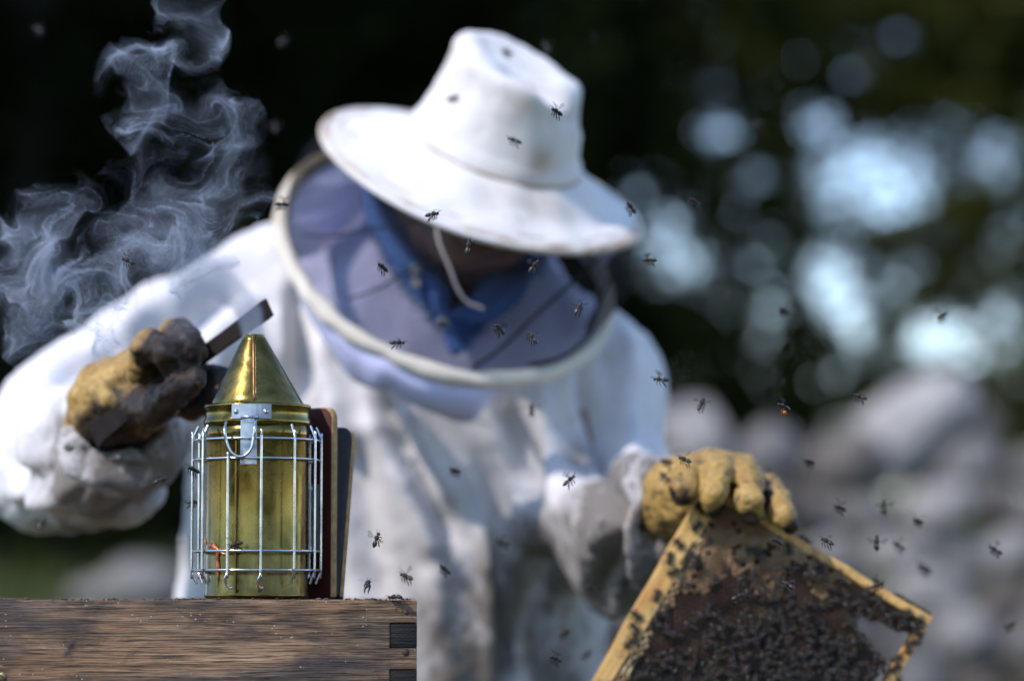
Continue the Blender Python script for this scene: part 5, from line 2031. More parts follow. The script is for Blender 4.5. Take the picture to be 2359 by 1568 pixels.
def bee_meshes():
    """one continuous body with legs and feelers; x forward, z up, origin at the waist"""
    def body(crawl, simple=False):
        prof = [(-0.0078, 0.0002), (-0.0072, 0.0009), (-0.0060, 0.0017), (-0.0048, 0.0021), (-0.0034, 0.0022), (-0.0020, 0.0018), (-0.0012, 0.0009), (-0.0006, 0.0009), (0.0002, 0.0018), (0.0014, 0.0022),
                (0.0028, 0.0020), (0.0038, 0.0011), (0.0042, 0.0008), (0.0047, 0.0015), (0.0056, 0.0017), (0.0064, 0.0012), (0.0068, 0.0003)]
        n = 8 if not simple else 6
        if simple:
            prof = prof[::2] + [prof[-1]]
        ang = np.linspace(0, 2 * np.pi, n, endpoint=False)
        V, F = [], []
        for x, r in prof:
            zc = -0.10 * max(0, -x - 0.001) - (0.0005 if x > 0.004 else 0)
            w = 1.25 if x > 0.0043 else 1.05
            V.append(np.stack([np.full(n, x), r * w * np.cos(ang), zc + r * (0.9 if x < -0.001 else 1.0) * np.sin(ang)], 1))
        V = np.concatenate(V)
        for i in range(len(prof) - 1):
            for k in range(n):
                l = (k + 1) % n
                F.append((i * n + k, (i + 1) * n + k, (i + 1) * n + l, i * n + l))
        parts = [(V, F)]
        if not simple:
            for sd in (-1, 1):
                for j, (x0, fx) in enumerate(((0.0030, 0.0038), (0.0014, 0.0010), (0.0000, -0.0045))):
                    if crawl:
                        pts = [(x0, sd * 0.0010, -0.0012), (x0 + fx * 0.45, sd * 0.0034, 0.0004), (x0 + fx * 0.9, sd * 0.0052, -0.0024), (x0 + fx * 1.15, sd * 0.0060, -0.0027)]
                    else:
                        pts = [(x0, sd * 0.0010, -0.0014), (x0 + fx * 0.25 - 0.0006, sd * 0.0019, -0.0026), (x0 + fx * 0.5 - 0.002, sd * 0.0018, -0.0046), (x0 + fx * 0.6 - 0.0032, sd * 0.0016, -0.0060 - 0.0006 * j)]
                    rr = [0.00035, 0.00042, 0.00040 if j < 2 else 0.00062, 0.00016]
                    parts.append(tube(pts, rr, 5))
                parts.append(tube([(0.0062, sd * 0.0005, 0.0005), (0.0076, sd * 0.0012, 0.0015), (0.0094, sd * 0.0020, 0.0012)], 0.00018, 4))
        V, F = merge(*parts)
        me = mesh_from('bee', V, F)
        me.materials.append(M['bee'])
        return me, V, F
    def wing(flying):
        out = []
        # a fore wing with the hind wing hooked to it: outline in (span, chord)
        fore = [(0, 0.0002), (0.003, 0.0009), (0.0062, 0.0012), (0.0084, 0.0008), (0.0094, -0.0002), (0.0088, -0.0014), (0.0070, -0.0022), (0.0060, -0.0024), (0.0062, -0.0034), (0.0046, -0.0040), (0.0026, -0.0032), (0.0008, -0.0012)]
        for sd in (-1, 1):
            V = []
            for (s_, c_) in fore:
                z = 0.0004 * math.sin(s_ * 420)
                V.append((c_, sd * s_, z))
            V.append((-0.0008, sd * 0.0045, 0.0004))
            F = [(i, (i + 1) % len(fore), len(fore)) for i in range(len(fore))]
            me = mesh_from('wing', V, F)
            me.materials.append(M['wing'])
            out.append(me)
        return out
    return body(False)[0], body(True)[0], body(True, True), wing(True)


BEE_FLY, BEE_CRAWL, BEE_SIMPLE, WINGS = bee_meshes()
BG = np.random.default_rng(77)


def bee(p, rot, flying, label, group, scale=1.05, spread=0.5, pollen=False):
    o = bpy.data.objects.new('bee', BEE_FLY if flying else BEE_CRAWL)
    link(o)
    o.location = p
    o.rotation_euler = rot
    o.scale = (scale,) * 3
    tag(o, label, 'bee', group)
    for i, sd in enumerate((-1, 1)):
        w = bpy.data.objects.new('wing', WINGS[i])
        link(w, o)
        w.location = (0.0012, sd * 0.0014, 0.0016)
        if flying:
            w.rotation_euler = (sd * spread, 0.25, -sd * BG.uniform(-0.15, 0.55))
        else:
            w.rotation_euler = (sd * 0.12, -0.10, sd * 1.18)
    if pollen:
        for sd in (-1, 1):
            bm = bmesh.new()
            bmesh.ops.create_icosphere(bm, subdivisions=2, radius=0.0017)
            for v in bm.verts:
                v.co.x *= 1.25
                v.co *= BG.uniform(0.92, 1.08)
            me = bpy.data.meshes.new('pollen')
            bm.to_mesh(me)
            bm.free()
            q = obj('pollen_load', me, M['pollen'], o, (-0.0024, sd * 0.0021, -0.0048))
            q['label'] = 'bright orange lump of pollen on the hind leg'
    return o


def build_frame():
    t = thing('comb_frame', 'honeycomb frame with pale wooden bars, crowded with bees, held by a gloved hand', 'comb frame', FA, FROT.to_euler())
    sg = FSGN
    def bar(name, a0, a1, b0, b1, depth, warp=0.0006, parent=t):
        bm = bmesh.new()
        nb = 14
        lng = (b1 - b0) > (a1 - a0)
        bmesh.ops.create_cube(bm, size=1)
        for v in bm.verts:
            v.co = Vector(((a0 + a1) / 2 + v.co.x * (a1 - a0), (b0 + b1) / 2 + v.co.y * (b1 - b0), v.co.z * depth))
        ed = [e for e in bm.edges if abs((e.verts[0].co - e.verts[1].co)[1 if lng else 0]) > 0.03]
        bmesh.ops.subdivide_edges(bm, edges=ed, cuts=nb)
        bmesh.ops.bevel(bm, geom=[e for e in bm.edges if e.calc_face_angle(0) > 0.9], offset=0.0012, segments=2, affect='EDGES')
        for v in bm.verts:
            s_ = v.co[1 if lng else 0]
            v.co[0 if lng else 1] += warp * math.sin(s_ * 60 + 1) + warp * 0.6 * math.sin(s_ * 170)
        me = bpy.data.meshes.new(name)
        bm.to_mesh(me)
        bm.free()
        return obj(name, flat_smooth(me), M['frame_wood'], parent)
    tb = bar('top_bar', -0.0005, 0.0205, -0.022, FL + 0.02, 0.026)
    for b0_, b1_ in ((0.060, 0.088), (0.192, 0.262)):
        obj('saw_groove', box_me(0.0022, b1_ - b0_, 0.002, 0.0004), M['nail'], tb, (0.0172, (b0_ + b1_) / 2, sg * 0.0128), (0, 0, 0.012))
    bar('side_bar', 0.0208, FW, -0.0002, 0.0090, 0.024)
    bar('side_bar', 0.0208, FW, FL - 0.012, FL - 0.003, 0.024)
    bar('bottom_bar', FW - 0.0100, FW, 0.0094, FL - 0.0124, 0.020)
    # comb cells
    g = np.random.default_rng(21)
    d = 0.0053
    Rr = d / math.sqrt(3)
    hexa = np.array([(Rr * math.sin(i * math.pi / 3), Rr * math.cos(i * math.pi / 3)) for i in range(6)])
    V, F, T = [], [], []
    nv = 0
    rows = int(FL / (d * 0.866)) + 1
    for r in range(rows):
        b = 0.0125 + r * d * 0.866
        if b > FL - 0.016:
            break
        a = 0.0235 + (d / 2 if r % 2 else 0)
        while a < comb_edge(b) - 0.004:
            y = 1115 + (a * 0.5125 + b * 0.858) / FS
            x = 1626 + (a * 0.858 - b * 0.5125) / FS
            nz = float(noise3(np.array([[a, b, 0.0]]), 0.022)[0])
            cap = y + 26 * nz + 0.05 * (x - 1750) < 1352
            pale = a < 0.029 + 0.003 * nz and b > 0.10
            z0 = sg * (0.0100 + 0.0022 * nz + (0.0012 if cap else 0) + (0.002 if pale else 0))
            zb = -sg * 0.0110
            c = np.array([a, b])
            h1 = c + hexa * 0.992
            if cap or pale:
                if g.uniform() < 0.06 and not pale:
                    zc = z0 - sg * 0.006
                else:
                    zc = z0 + sg * g.uniform(0.0001, 0.0011)
                V += [(p[0], p[1], z0 - sg * 0.0006) for p in h1] + [(a, b, zc)] + [(p[0], p[1], zb) for p in h1]
                F += [(nv + i, nv + (i + 1) % 6, nv + 6) for i in range(6)]
                F += [(nv + i, nv + 7 + i, nv + 7 + (i + 1) % 6, nv + (i + 1) % 6) for i in range(6)] + [tuple(nv + 12 - i for i in range(6))]
                T += [1.0 if zc * sg > z0 * sg - 0.001 else 0.3] * 13
                nv += 13
            else:
                h2 = c + hexa * 0.80
                h3 = c + hexa * 0.74
                V += [(p[0], p[1], z0) for p in h1] + [(p[0], p[1], z0) for p in h2] + [(p[0], p[1], z0 - sg * 0.008) for p in h3] + [(p[0], p[1], zb) for p in h1]
                F += [(nv + i, nv + (i + 1) % 6, nv + 6 + (i + 1) % 6, nv + 6 + i) for i in range(6)]
                F += [(nv + 6 + i, nv + 6 + (i + 1) % 6, nv + 12 + (i + 1) % 6, nv + 12 + i) for i in range(6)] + [tuple(nv + 12 + i for i in range(6))]
                F += [(nv + i, nv + 18 + i, nv + 18 + (i + 1) % 6, nv + (i + 1) % 6) for i in range(6)] + [tuple(nv + 23 - i for i in range(6))]
                rim = 0.16 + 0.12 * g.uniform()
                T += [rim] * 12 + [0.0] * 12
                nv += 24
            a += d
    me = bpy.data.meshes.new('comb')
    me.from_pydata(V, [], F)
    me.update()
    bm = bmesh.new()
    bm.from_mesh(me)
    bmesh.ops.recalc_face_normals(bm, faces=bm.faces)
    bm.to_mesh(me)
    bm.free()
    set_attr(me, 'tone', T)
    cb = obj('comb_cells', me, M['comb'], t)
    cb['kind'] = 'stuff'
    # burr wax along the inside of the top bar
    parts = []
    for i in range(30):
        b = g.uniform(0.05, FL - 0.05)
        c = np.array([0.0215 + g.uniform(0, 0.006), b, sg * g.uniform(0.008, 0.0125)])
        L = g.uniform(0.006, 0.018)
        pts = [c + [g.normal(0, 0.001), -L / 2, 0], c, c + [g.normal(0, 0.001), L / 2, 0]]
        parts.append(tube(smooth_path(pts, 3), np.array([0.3, .8, 1, 1, .9, .7, 0.3]) * g.uniform(0.002, 0.0035), 7))
    w = obj('burr_wax', mesh_from('burr', *merge(*parts)), M['wax'], t)
    w['kind'] = 'stuff'
    return t


FRAME = build_frame()


def place_comb_bees():
    g = np.random.default_rng(31)
    def put(a, b, c, head, label, group, scale=1.0):
        up = EN
        f = E1 * math.cos(head) + E2 * math.sin(head)
        s_ = np.cross(up, f)
        m = Matrix((Vector(f), Vector(s_), Vector(up))).transposed()
        return bee(fr(a, b, c), m.to_euler(), False, label, group, scale)
    n = 0
    placed = []
    tries = 0
    while n < 205 and tries < 9000:
        tries += 1
        a, b = g.uniform(0.024, 0.268), g.uniform(0.010, 0.30)
        x = 1626 + (a * 0.858 - b * 0.5125) / FS
        y = 1115 + (a * 0.5125 + b * 0.858) / FS
        if y > 1640 or a > comb_edge(b) - 0.002:
            continue
        dens = np.interp(y, [1150, 1250, 1330, 1400, 1480, 1640], [0.22, 0.22, 0.42, 0.75, 1.0, 1.0])
        dens *= np.interp(a, [0.024, 0.06, 0.12], [0.45, 0.75, 1.0])
        if g.uniform() > dens:
            continue
        md = np.interp(y, [1200, 1350, 1500], [0.011, 0.0075, 0.0062])
        if any((a - p) ** 2 + (b - q) ** 2 < md * md for p, q in placed):
            continue
        placed.append((a, b))
        crowd = y > 1390
        put(a, b, 0.0150 + g.uniform(0, 0.003), g.uniform(0, 6.28), 'dark bee crawling in the crowd on the brown brood comb' if crowd else 'bee walking on the tan capped cells of the comb',
            'bees crowded on the brood comb' if crowd else 'bees on the capped honey cells', g.uniform(0.95, 1.1))
        n += 1
    for a, b, h in [(0.006, 0.028, 0.4), (0.012, 0.045, 1.9), (0.005, 0.070, 0.2), (0.014, 0.098, 2.2), (0.012, 0.128, 1.4), (0.004, 0.156, 0.1), (0.009, 0.168, 0.3), (0.014, 0.176, 1.0), (0.012, 0.184, 1.8), (0.016, 0.024, 0.8), (0.004, 0.088, 1.2)]:
        put(a, b, 0.0155, h, 'bee walking on the pale top bar of the comb frame', 'bees on the top bar')
    for k in range(13):
        put(FW - 0.005 + g.normal(0, 0.004), 0.012 + k * 0.0105 + g.normal(0, 0.002), 0.0125, g.uniform(0, 6.28), 'bee clinging to the bottom bar of the comb frame', 'bees on the bottom bar')
    # bees on the outer edge of the side bar, seen in profile
    for a in (0.118, 0.205, 0.232, 0.243, 0.254, 0.262):
        up = -E2
        f = E1 * (1 if a < 0.2 else -1)
        s_ = np.cross(up, f)
        m = Matrix((Vector(f), Vector(s_), Vector(up))).transposed()
        bee(fr(a, -0.0030, 0.004), m.to_euler(), False, 'bee on the outer edge of the side bar of the frame', 'bees on the side bar')
    # the deeper layer of the crowd: nobody could count them
    Vs, Fs, _ = BEE_SIMPLE[1], BEE_SIMPLE[2], 0
    parts = []
    for i in range(330):
        a, b = g.uniform(0.04, 0.268), g.uniform(0.06, 0.31)
        y = 1115 + (a * 0.5125 + b * 0.858) / FS
        if a > comb_edge(b) + 0.003 or y < 1400 + 90 * g.uniform(-0.3, 1) + (60 if a < 0.1 else 0):
            continue
        h = g.uniform(0, 6.28)
        f = E1 * math.cos(h) + E2 * math.sin(h) + EN * g.normal(0, 0.18)
        f /= np.linalg.norm(f)
        s_ = np.cross(EN, f)
        s_ /= np.linalg.norm(s_)
        u = np.cross(f, s_)
        m = np.stack([f, s_, u], 1)
        parts.append(((Vs * 1.0) @ m.T + fr(a, b, 0.0125 + g.uniform(0, 0.002)), Fs))
    V, F = merge(*parts)
    o = obj('bee_mass', mesh_from('bee_mass', V, F), M['bee_mass'])
    tag(o, 'dense mass of bees packed beneath the others on the brood comb', kind='stuff')


M['bee_mass'] = m_plain('bee_mass_body', (0.010, 0.008, 0.007), 0.35, 0.6, 500, 0.4, 0.0008, 0.5)
place_comb_bees()


def fly(x, y, Y, head, tilt, label, group=None, scale=1.05, spread=0.5, roll=0.0, pollen=False, toward=0.0):
    """head: direction of travel in the picture, degrees anticlockwise from right; toward: turned to the viewer"""
    f = RIGHT * math.cos(R(head)) + UP * math.sin(R(head))
    f = f * math.cos(R(toward)) - FWD * math.sin(R(toward))
    up = np.array([0, 0, 1.0]) + RIGHT * 0.15 * math.sin(x) - FWD * tilt
    s_ = np.cross(up, f)
    s_ /= np.linalg.norm(s_)
    u = np.cross(f, s_)
    m = Matrix((Vector(f), Vector(s_), Vector(u))).transposed()
    return bee(P(x, y, Y), m.to_euler(), True, label, group, scale, spread, pollen)


HATL = 'bee flying close in front of the white hat crown'
VEILL = 'bee hovering in front of the black veil netting'
CHEST = 'bee flying in front of the white jacket chest'
SLEEVE = 'bee flying beside the raised sleeve behind the smoker'
ROCK = 'bee flying between the frame and the pale stone rubble'
OAK = 'bee flying free in the air between beekeeper and oaks'
WOOD = 'bee far off against the dark evergreen wood'
GLOVE = 'bee flying round the yellow glove on the frame'
FLIGHT = [
    (1168, 120, 3.24, 160, .3, HATL), (1043, 226, 3.20, 200, .3, HATL), (1283, 257, 2.84, 150, .2, 'sharp bee with dangling legs flying in front of the hat crown'), (1185, 323, 2.97, 160, .2, HATL),
    (1258, 108, 3.35, 120, .3, 'blurred bee passing behind the top edge of the hat'),
    (995, 493, 2.84, 10, .3, 'bee flying right under the front edge of the hat brim'), (1078, 567, 2.80, 80, .7, VEILL), (882, 615, 2.84, 140, .3, VEILL), (1229, 612, 2.82, 50, .3, VEILL), (1332, 708, 2.87, 60, .5, VEILL),
    (1152, 757, 2.83, 130, .4, VEILL), (1227, 776, 2.84, 130, .4, VEILL), (1022, 745, 3.10, 170, .3, VEILL), (915, 788, 2.84, 0, .2, 'dark bee passing the cream ring of the veil'),
    (650, 470, 2.95, 0, .2, 'bee flying past the outer side of the cream veil ring'),
    (1454, 478, 2.90, 130, .3, 'bee flying at the tip of the hat brim'), (1495, 598, 2.88, 180, .2, OAK), (1600, 464, 2.95, 150, .3, OAK), (1521, 873, 2.90, 175, .2, OAK), (1614, 930, 2.90, 60, .4, OAK),
    (1805, 935, 2.83, 155, .35, 'sharp bee carrying bright orange pollen loads'), (1980, 912, 2.88, 160, .3, OAK), (1803, 715, 3.15, 160, .2, OAK), (1663, 675, 3.3, 160, .2, OAK), (2170, 730, 3.12, 30, .2, OAK), (1745, 285, 3.4, 20, .2, OAK),
    (296, 600, 2.83, 160, .3, 'bee flying inside the white smoke'),
    (446, 1080, 2.78, 150, .4, 'bee hovering beside the wire cage of the smoker'), (369, 1105, 2.95, 20, .3, SLEEVE), (97, 1203, 3.10, 60, .3, SLEEVE), (443, 1155, 2.93, 0, .3, SLEEVE), (405, 1250, 3.2, 90, .2, SLEEVE),
    (543, 1252, 2.79, 195, .2, 'dark bee in front of the brass barrel'),
    (866, 1242, 2.82, 70, .8, 'sharp bee hovering in front of the jacket with its wings out'), (936, 1326, 2.72, 160, .2, 'blurred bee just above the corner of the hive box'), (1025, 1310, 3.00, 140, .2, CHEST),
    (1158, 1248, 3.10, 170, .2, CHEST), (1048, 1083, 3.05, 160, .2, CHEST), (1310, 1105, 2.92, 40, .2, CHEST), (1223, 943, 3.12, 90, .2, CHEST), (1280, 1515, 2.97, 150, .3, CHEST), (1300, 1455, 3.15, 20, .3, CHEST),
    (1360, 1352, 3.1, 160, .3, CHEST), (1350, 1505, 3.2, 30, .2, CHEST),
    (1577, 1057, 2.90, 160, .3, GLOVE), (1535, 1062, 3.08, 170, .2, GLOVE), (1532, 1097, 3.08, 140, .2, GLOVE), (1865, 1062, 3.02, 165, .2, GLOVE), (1773, 1092, 3.3, 170, .2, GLOVE),
    (1905, 1245, 2.86, 155, .3, 'sharp bee flying just off the side bar of the frame'), (1935, 1168, 3.02, 160, .3, ROCK), (2037, 1166, 3.05, 90, .4, ROCK), (2115, 1198, 3.08, 160, .3, ROCK), (2020, 1250, 2.99, 90, .7, ROCK),
    (2070, 1256, 3.12, 150, .2, ROCK), (2130, 1305, 2.45, 150, .2, 'very blurred bee close to the lens against the rubble'), (2293, 1265, 3.0, 150, .3, ROCK), (2326, 1440, 3.1, 30, .2, ROCK),
    (2020, 1346, 2.98, 20, .3, 'bee hovering over the lower end of the side bar'), (1815, 1345, 2.88, 150, .3, 'bee hovering in front of the capped comb'), (1790, 1245, 2.95, 150, .3, 'bee hovering below the fingers of the glove'),
    (1700, 1372, 2.95, 20, .3, 'bee hovering in front of the brown comb'),
    (650, 95, 3.35, 10, .4, WOOD), (633, 293, 3.35, 100, .3, WOOD), (87, 67, 3.3, 150, .3, WOOD), (410, 55, 3.3, 150, .3, WOOD),
    (160, 1490, 2.60, 60, .3, 'blurred dark bee flying in front of the hive box'),
]
for i, a in enumerate(FLIGHT):
    x, y, Y, hd, tl, lb = a
    same = sum(1 for q in FLIGHT if q[5] == lb) > 1
    fly(x, y, Y, hd, tl, lb, lb if same else None, 1.05 if Y < 3.2 else 1.0, spread=[0.5, 0.15, 0.8, -0.1][i % 4], pollen='pollen' in lb, toward=[25, -20, 40, 0, -35][i % 5])

# bee taking off from the box edge, seen from behind with wings out, and one sitting on the edge
q = P(846, 1343, 2.79)
b0 = bee(q, (0.05, -0.35, R(82)), True, 'large bee with spread wings lifting off the hive box edge', None, 1.12, 0.05)
q = P(910, 1363, 2.785)
bee((q[0], q[1], HIVE_Z + 0.0032), (0, 0.05, R(150)), False, 'bee sitting on the top edge of the hive box', None, 1.05)
# bees walking on the sleeve beside the glove
for px, py, Y in ((1487, 1190, 3.20), (1500, 1165, 3.19), (1478, 1212, 3.20), (1455, 1185, 3.24)):
    bee(P(px, py, Y - 0.02), (R(90), 0.3, R(60)), False, 'bee crawling on the dirty cuff above the comb frame', 'bees on the cuff', 1.0)

# ================================================================== smoke rising from the nozzle
def smoke_density():
    x0, x1 = P(-140, 0, SY)[0], P(665, 0, SY)[0]
    z0, z1 = P(0, 880, SY)[2], P(0, -110, SY)[2]
    y0, y1 = SY - 0.065, SY + 0.085
    hx, hy, hz = 0.00115, 0.0030, 0.00115
    nx, ny, nz = int((x1 - x0) / hx), int((y1 - y0) / hy), int((z1 - z0) / hz)
    ax = [np.linspace(a, b, n, dtype=np.float32) for a, b, n in ((x0, x1, nx), (y0, y1, ny), (z0, z1, nz))]
    org = np.array([x0, y0, z0], np.float32)
    # flow map on a coarse grid: follow the swirl backwards in small steps
    cn = [nx // 2, ny, nz // 2]
    cax = [np.linspace(0, e, n, dtype=np.float32) for e, n in ((x1 - x0, cn[0]), (y1 - y0, cn[1]), (z1 - z0, cn[2]))]
    c = np.stack(np.meshgrid(*cax, indexing='ij'), -1).reshape(-1, 3)
    noz = P(583, 778, SY) - org
    p = c.copy()
    fl = [(0.048, 0.0054, curl_field(48, 4.0, 101)), (0.024, 0.0026, curl_field(48, 4.0, 102)), (0.011, 0.0008, curl_field(48, 4.0, 103))]
    for step in range(7):
        d = np.linalg.norm((p - noz) * np.array([1, 0, 1], np.float32), axis=1)
        turb = np.clip((d - 0.015) / 0.075, 0.04, 1)
        mv = 0.0
        for L, A, F in fl:
            v = sample(F, p / (8 * L) + 0.13 * step / 7)
            mv = mv + A * np.stack(v, 1)
        p = p + mv * turb[:, None]
    D3 = (p - c).reshape(*cn, 3)
    def up(A, ax_, n):
        m = A.shape[ax_]
        t = np.linspace(0, m - 1, n)
        i = np.minimum(t.astype(int), m - 2)
        f = (t - i).astype(np.float32).reshape([-1 if q == ax_ else 1 for q in range(A.ndim)])
        return np.take(A, i, ax_) * (1 - f) + np.take(A, i + 1, ax_) * f
    D3 = up(up(D3, 0, nx), 2, nz)
    X, Z = np.meshgrid(ax[0], ax[2], indexing='ij')
    q = proj(np.stack([X.ravel(), np.full(X.size, SY), Z.ravel()], 1)).reshape(nx, nz, 2).astype(np.float32)
    blobs = [(425, 628, 44, 1.15), (385, 668, 55, 1.0), (335, 615, 52, 1.0), (455, 600, 36, 1.15), (432, 578, 24, 1.1), (300, 600, 40, .8), (300, 660, 55, .7), (500, 640, 30, .9), (395, 575, 30, .9), (330, 575, 34, .9), (290, 610, 36, .8), (240, 640, 60, .65), (190, 690, 55, .55), (215, 740, 55, .5),
             (105, 555, 60, .85), (60, 600, 55, .65), (140, 610, 55, .7), (50, 690, 55, .5), (115, 700, 55, .5), (60, 765, 44, .42), (150, 780, 36, .32), (25, 520, 40, .6), (125, 470, 30, .5), (-60, 620, 80, .5), (250, 590, 45, .6),
             (330, 530, 85, .36), (420, 505, 75, .36), (500, 450, 60, .42), (550, 385, 46, .6), (475, 350, 52, .40), (525, 300, 40, .6), (420, 410, 70, .26), (300, 460, 60, .24),
             (372, 262, 58, .46), (330, 205, 62, .44), (480, 230, 40, .3), (400, 175, 32, .5), (420, 125, 28, .75), (425, 62, 34, .85), (440, 18, 28, .65), (335, 150, 42, .28), (470, 95, 36, .25), (290, 235, 42, .22), (150, 450, 44, .18), (420, -40, 45, .5), (560, 250, 26, .22)]
    E = np.zeros((nx, nz), np.float32)
    W = np.zeros((nx, nz), np.float32)
    for bx, by, r, a in blobs:
        e = a * np.exp(-(((q[..., 0] - bx) ** 2 + (q[..., 1] - by) ** 2) / (1.1 * r) ** 2))
        E = np.sqrt(E * E + e * e)
        W = W + e * r
    E = np.clip(E, 0, 1.3)
    sig = np.clip(W / (E + 1e-4), 25, 70) * S(SY) * 0.55
    stem = np.array([(583, 784), (582, 752), (574, 722), (556, 692), (528, 668), (492, 648), (455, 630), (425, 618)], float)
    sd, su, side = seg_dist(q.reshape(-1, 2), stem)
    sd, su = sd.reshape(nx, nz), su.reshape(nx, nz)
    srad = np.interp(su, [0, 0.12, 0.4, 0.7, 1], [22, 24, 30, 40, 52])
    dist0 = np.hypot(q[..., 0] - 583, q[..., 1] - 778)
    keep = (E > 0.02) | (sd < srad * 1.7)
    ii, kk = np.nonzero(keep)
    rep = lambda a: np.repeat(a[ii, kk].astype(np.float32), ny)
    sh = D3[ii, :, kk].reshape(-1, 3)
    Pn = np.stack([np.repeat(ax[0][ii], ny), np.tile(ax[1], len(ii)), np.repeat(ax[2][kk], ny)], 1)
    pw = Pn - org + sh
    n1 = sample([field(48, 4.0, 1, 41)[0]], pw / (8 * 0.036))[0]
    n3 = sample([field(48, 4.0, 1, 42)[0]], pw / (8 * 0.015))[0]
    amt = sample([field(48, 4.0, 1, 43)[0]], pw / (8 * 0.035))[0]
    def thin(n_, w0):
        a_ = n_.reshape(-1, ny)
        w_ = np.sqrt(w0 ** 2 + (0.9 * np.gradient(a_, axis=1)) ** 2)
        return (np.exp(-(a_ / w_) ** 2) * (w0 / w_)).ravel()
    sheet = 1.25 * thin(n1, 0.10) * np.clip(0.5 + 0.8 * amt, 0.0, 2.0) + 0.6 * thin(n3, 0.12) * np.clip(0.45 - 0.5 * amt, 0, 2)
    sx = rep(q[..., 0]) + sh[:, 0] / S(SY) * 0.8
    sz = rep(q[..., 1]) - sh[:, 2] / S(SY) * 0.8
    gi = np.clip(((sx - q[0, 0, 0]) / (q[-1, 0, 0] - q[0, 0, 0]) * (nx - 1)), 0, nx - 1).astype(np.int32)
    gk = np.clip(((sz - q[0, 0, 1]) / (q[0, -1, 1] - q[0, 0, 1]) * (nz - 1)), 0, nz - 1).astype(np.int32)
    env = E[gi, gk]
    yc = SY + 0.02 * np.clip(rep(dist0) / 500, 0, 1)
    dep = np.exp(-(((Pn[:, 1] + 0.7 * sh[:, 1]) - yc) / sig[gi, gk]) ** 2)
    rho = 310.0 * (0.035 + sheet) * env ** 1.4 * dep
    rho *= np.clip((rep(dist0) - 45) / 90, 0, 1)
    rr = np.sqrt((rep(sd) * S(SY)) ** 2 + (Pn[:, 1] - SY) ** 2) / (rep(srad) * S(SY))
    streak = 0.55 + 0.45 * np.exp(-(n1 / 0.4) ** 2)
    st = 150.0 * np.exp(-rr ** 4) * (0.30 + 0.70 * np.clip(rr, 0, 1) ** 2) * streak * np.interp(rep(su), [0, 0.1, 0.55, 0.85, 1], [1.0, 1.0, 0.7, 0.2, 0.0])
    st *= rep(q[..., 1]) < 786
    G = np.zeros((nx, ny, nz), np.float32)
    G[ii[:, None], np.arange(ny)[None, :], kk[:, None]] = (rho + st).reshape(len(ii), ny)
    G[G < 0.4] = 0
    G[:, :, -16:] *= np.linspace(1, 0, 16, dtype=np.float32)[None, None, :]
    fx = np.clip(np.minimum(np.arange(nx), np.arange(nx)[::-1]) / 14, 0, 1)
    fy = np.clip(np.minimum(np.arange(ny), np.arange(ny)[::-1]) / 5, 0, 1)
    G *= (fx[:, None, None] * fy[None, :, None]).astype(np.float32)
    return G, ax


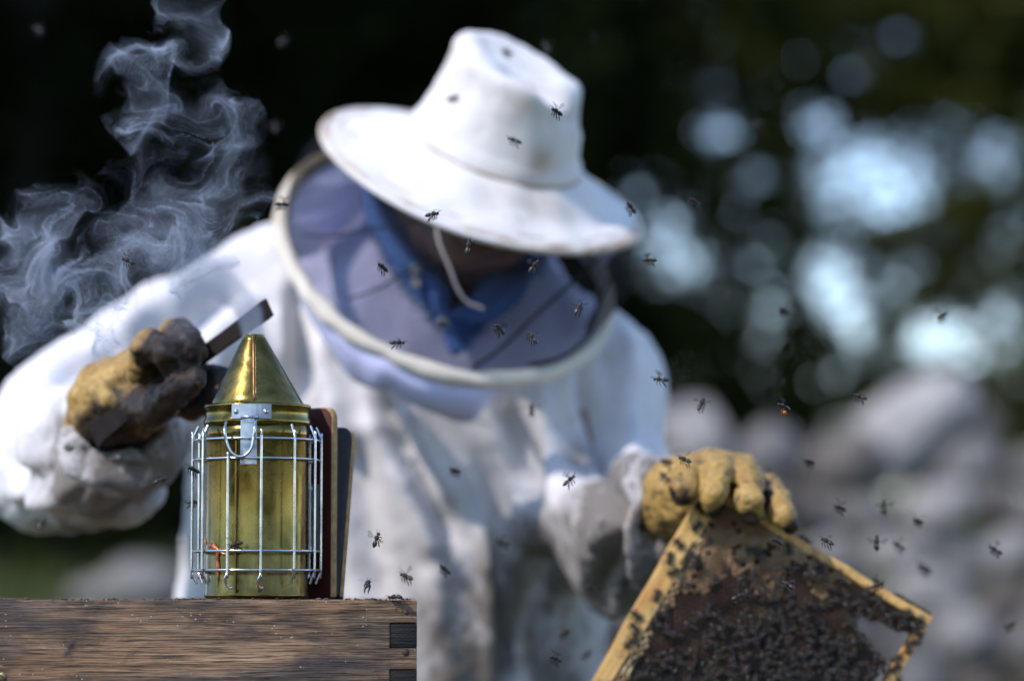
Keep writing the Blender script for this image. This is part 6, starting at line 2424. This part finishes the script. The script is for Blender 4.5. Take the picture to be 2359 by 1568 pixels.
def build_smoke():
    G, ax = smoke_density()
    nx, ny, nz = G.shape
    (x0, x1), (y0, y1), (z0, z1) = [(float(a[0]), float(a[-1])) for a in ax]
    # the density is carried by the object's own points and turned into a volume by its modifier
    me = bpy.data.meshes.new('smoke')
    N = nx * ny * nz
    me.vertices.add(N)
    co = np.stack(np.meshgrid(*ax, indexing='ij'), -1).reshape(-1, 3)
    me.vertices.foreach_set('co', co.ravel())
    set_attr(me, 'puff', G.ravel())
    o = bpy.data.objects.new('smoke', me)
    link(o)
    tag(o, 'white wispy smoke curling up and away from the smoker nozzle', None, kind='stuff')
    k = NT('smoke')
    vol = k.n('VolumePrincipled')
    vol.inputs['Color'].default_value = (0.80, 0.88, 1.0, 1)
    vol.inputs['Density'].default_value = 1.0
    vol.inputs['Anisotropy'].default_value = 0.15
    k.t.links.new(vol.outputs[0], k.out.inputs['Volume'])
    me.materials.append(k.m)
    ng = bpy.data.node_groups.new('smoke_volume', 'GeometryNodeTree')
    ng.interface.new_socket('Geometry', in_out='INPUT', socket_type='NodeSocketGeometry')
    ng.interface.new_socket('Geometry', in_out='OUTPUT', socket_type='NodeSocketGeometry')
    n_ = ng.nodes
    L_ = ng.links.new
    gi_, go_ = n_.new('NodeGroupInput'), n_.new('NodeGroupOutput')
    pos = n_.new('GeometryNodeInputPosition')
    sub = n_.new('ShaderNodeVectorMath')
    sub.operation = 'SUBTRACT'
    sub.inputs[1].default_value = (x0, y0, z0)
    mul = n_.new('ShaderNodeVectorMath')
    mul.operation = 'MULTIPLY'
    mul.inputs[1].default_value = ((nx - 1) / (x1 - x0), (ny - 1) / (y1 - y0), (nz - 1) / (z1 - z0))
    add = n_.new('ShaderNodeVectorMath')
    add.operation = 'ADD'
    add.inputs[1].default_value = (0.5, 0.5, 0.5)
    flo = n_.new('ShaderNodeVectorMath')
    flo.operation = 'FLOOR'
    sep = n_.new('ShaderNodeSeparateXYZ')
    L_(pos.outputs[0], sub.inputs[0])
    L_(sub.outputs[0], mul.inputs[0])
    L_(mul.outputs[0], add.inputs[0])
    L_(add.outputs[0], flo.inputs[0])
    L_(flo.outputs[0], sep.inputs[0])
    def mad(a, b, c):
        m = n_.new('ShaderNodeMath')
        m.operation = 'MULTIPLY_ADD'
        L_(a, m.inputs[0])
        m.inputs[1].default_value = b
        L_(c, m.inputs[2])
        return m.outputs[0]
    idx = mad(mad(sep.outputs[0], ny, sep.outputs[1]), nz, sep.outputs[2])
    at = n_.new('GeometryNodeInputNamedAttribute')
    at.data_type = 'FLOAT'
    at.inputs['Name'].default_value = 'puff'
    si = n_.new('GeometryNodeSampleIndex')
    si.data_type = 'FLOAT'
    si.domain = 'POINT'
    si.clamp = True
    L_(gi_.outputs[0], si.inputs['Geometry'])
    L_(at.outputs[0], si.inputs['Value'])
    L_(idx, si.inputs['Index'])
    vc = n_.new('GeometryNodeVolumeCube')
    L_(si.outputs[0], vc.inputs['Density'])
    vc.inputs['Background'].default_value = 0.0
    vc.inputs['Min'].default_value = (x0, y0, z0)
    vc.inputs['Max'].default_value = (x1, y1, z1)
    vc.inputs['Resolution X'].default_value = nx
    vc.inputs['Resolution Y'].default_value = ny
    vc.inputs['Resolution Z'].default_value = nz
    sm = n_.new('GeometryNodeSetMaterial')
    sm.inputs['Material'].default_value = k.m
    L_(vc.outputs[0], sm.inputs['Geometry'])
    L_(sm.outputs[0], go_.inputs[0])
    md = o.modifiers.new('volume', 'NODES')
    md.node_group = ng


build_smoke()
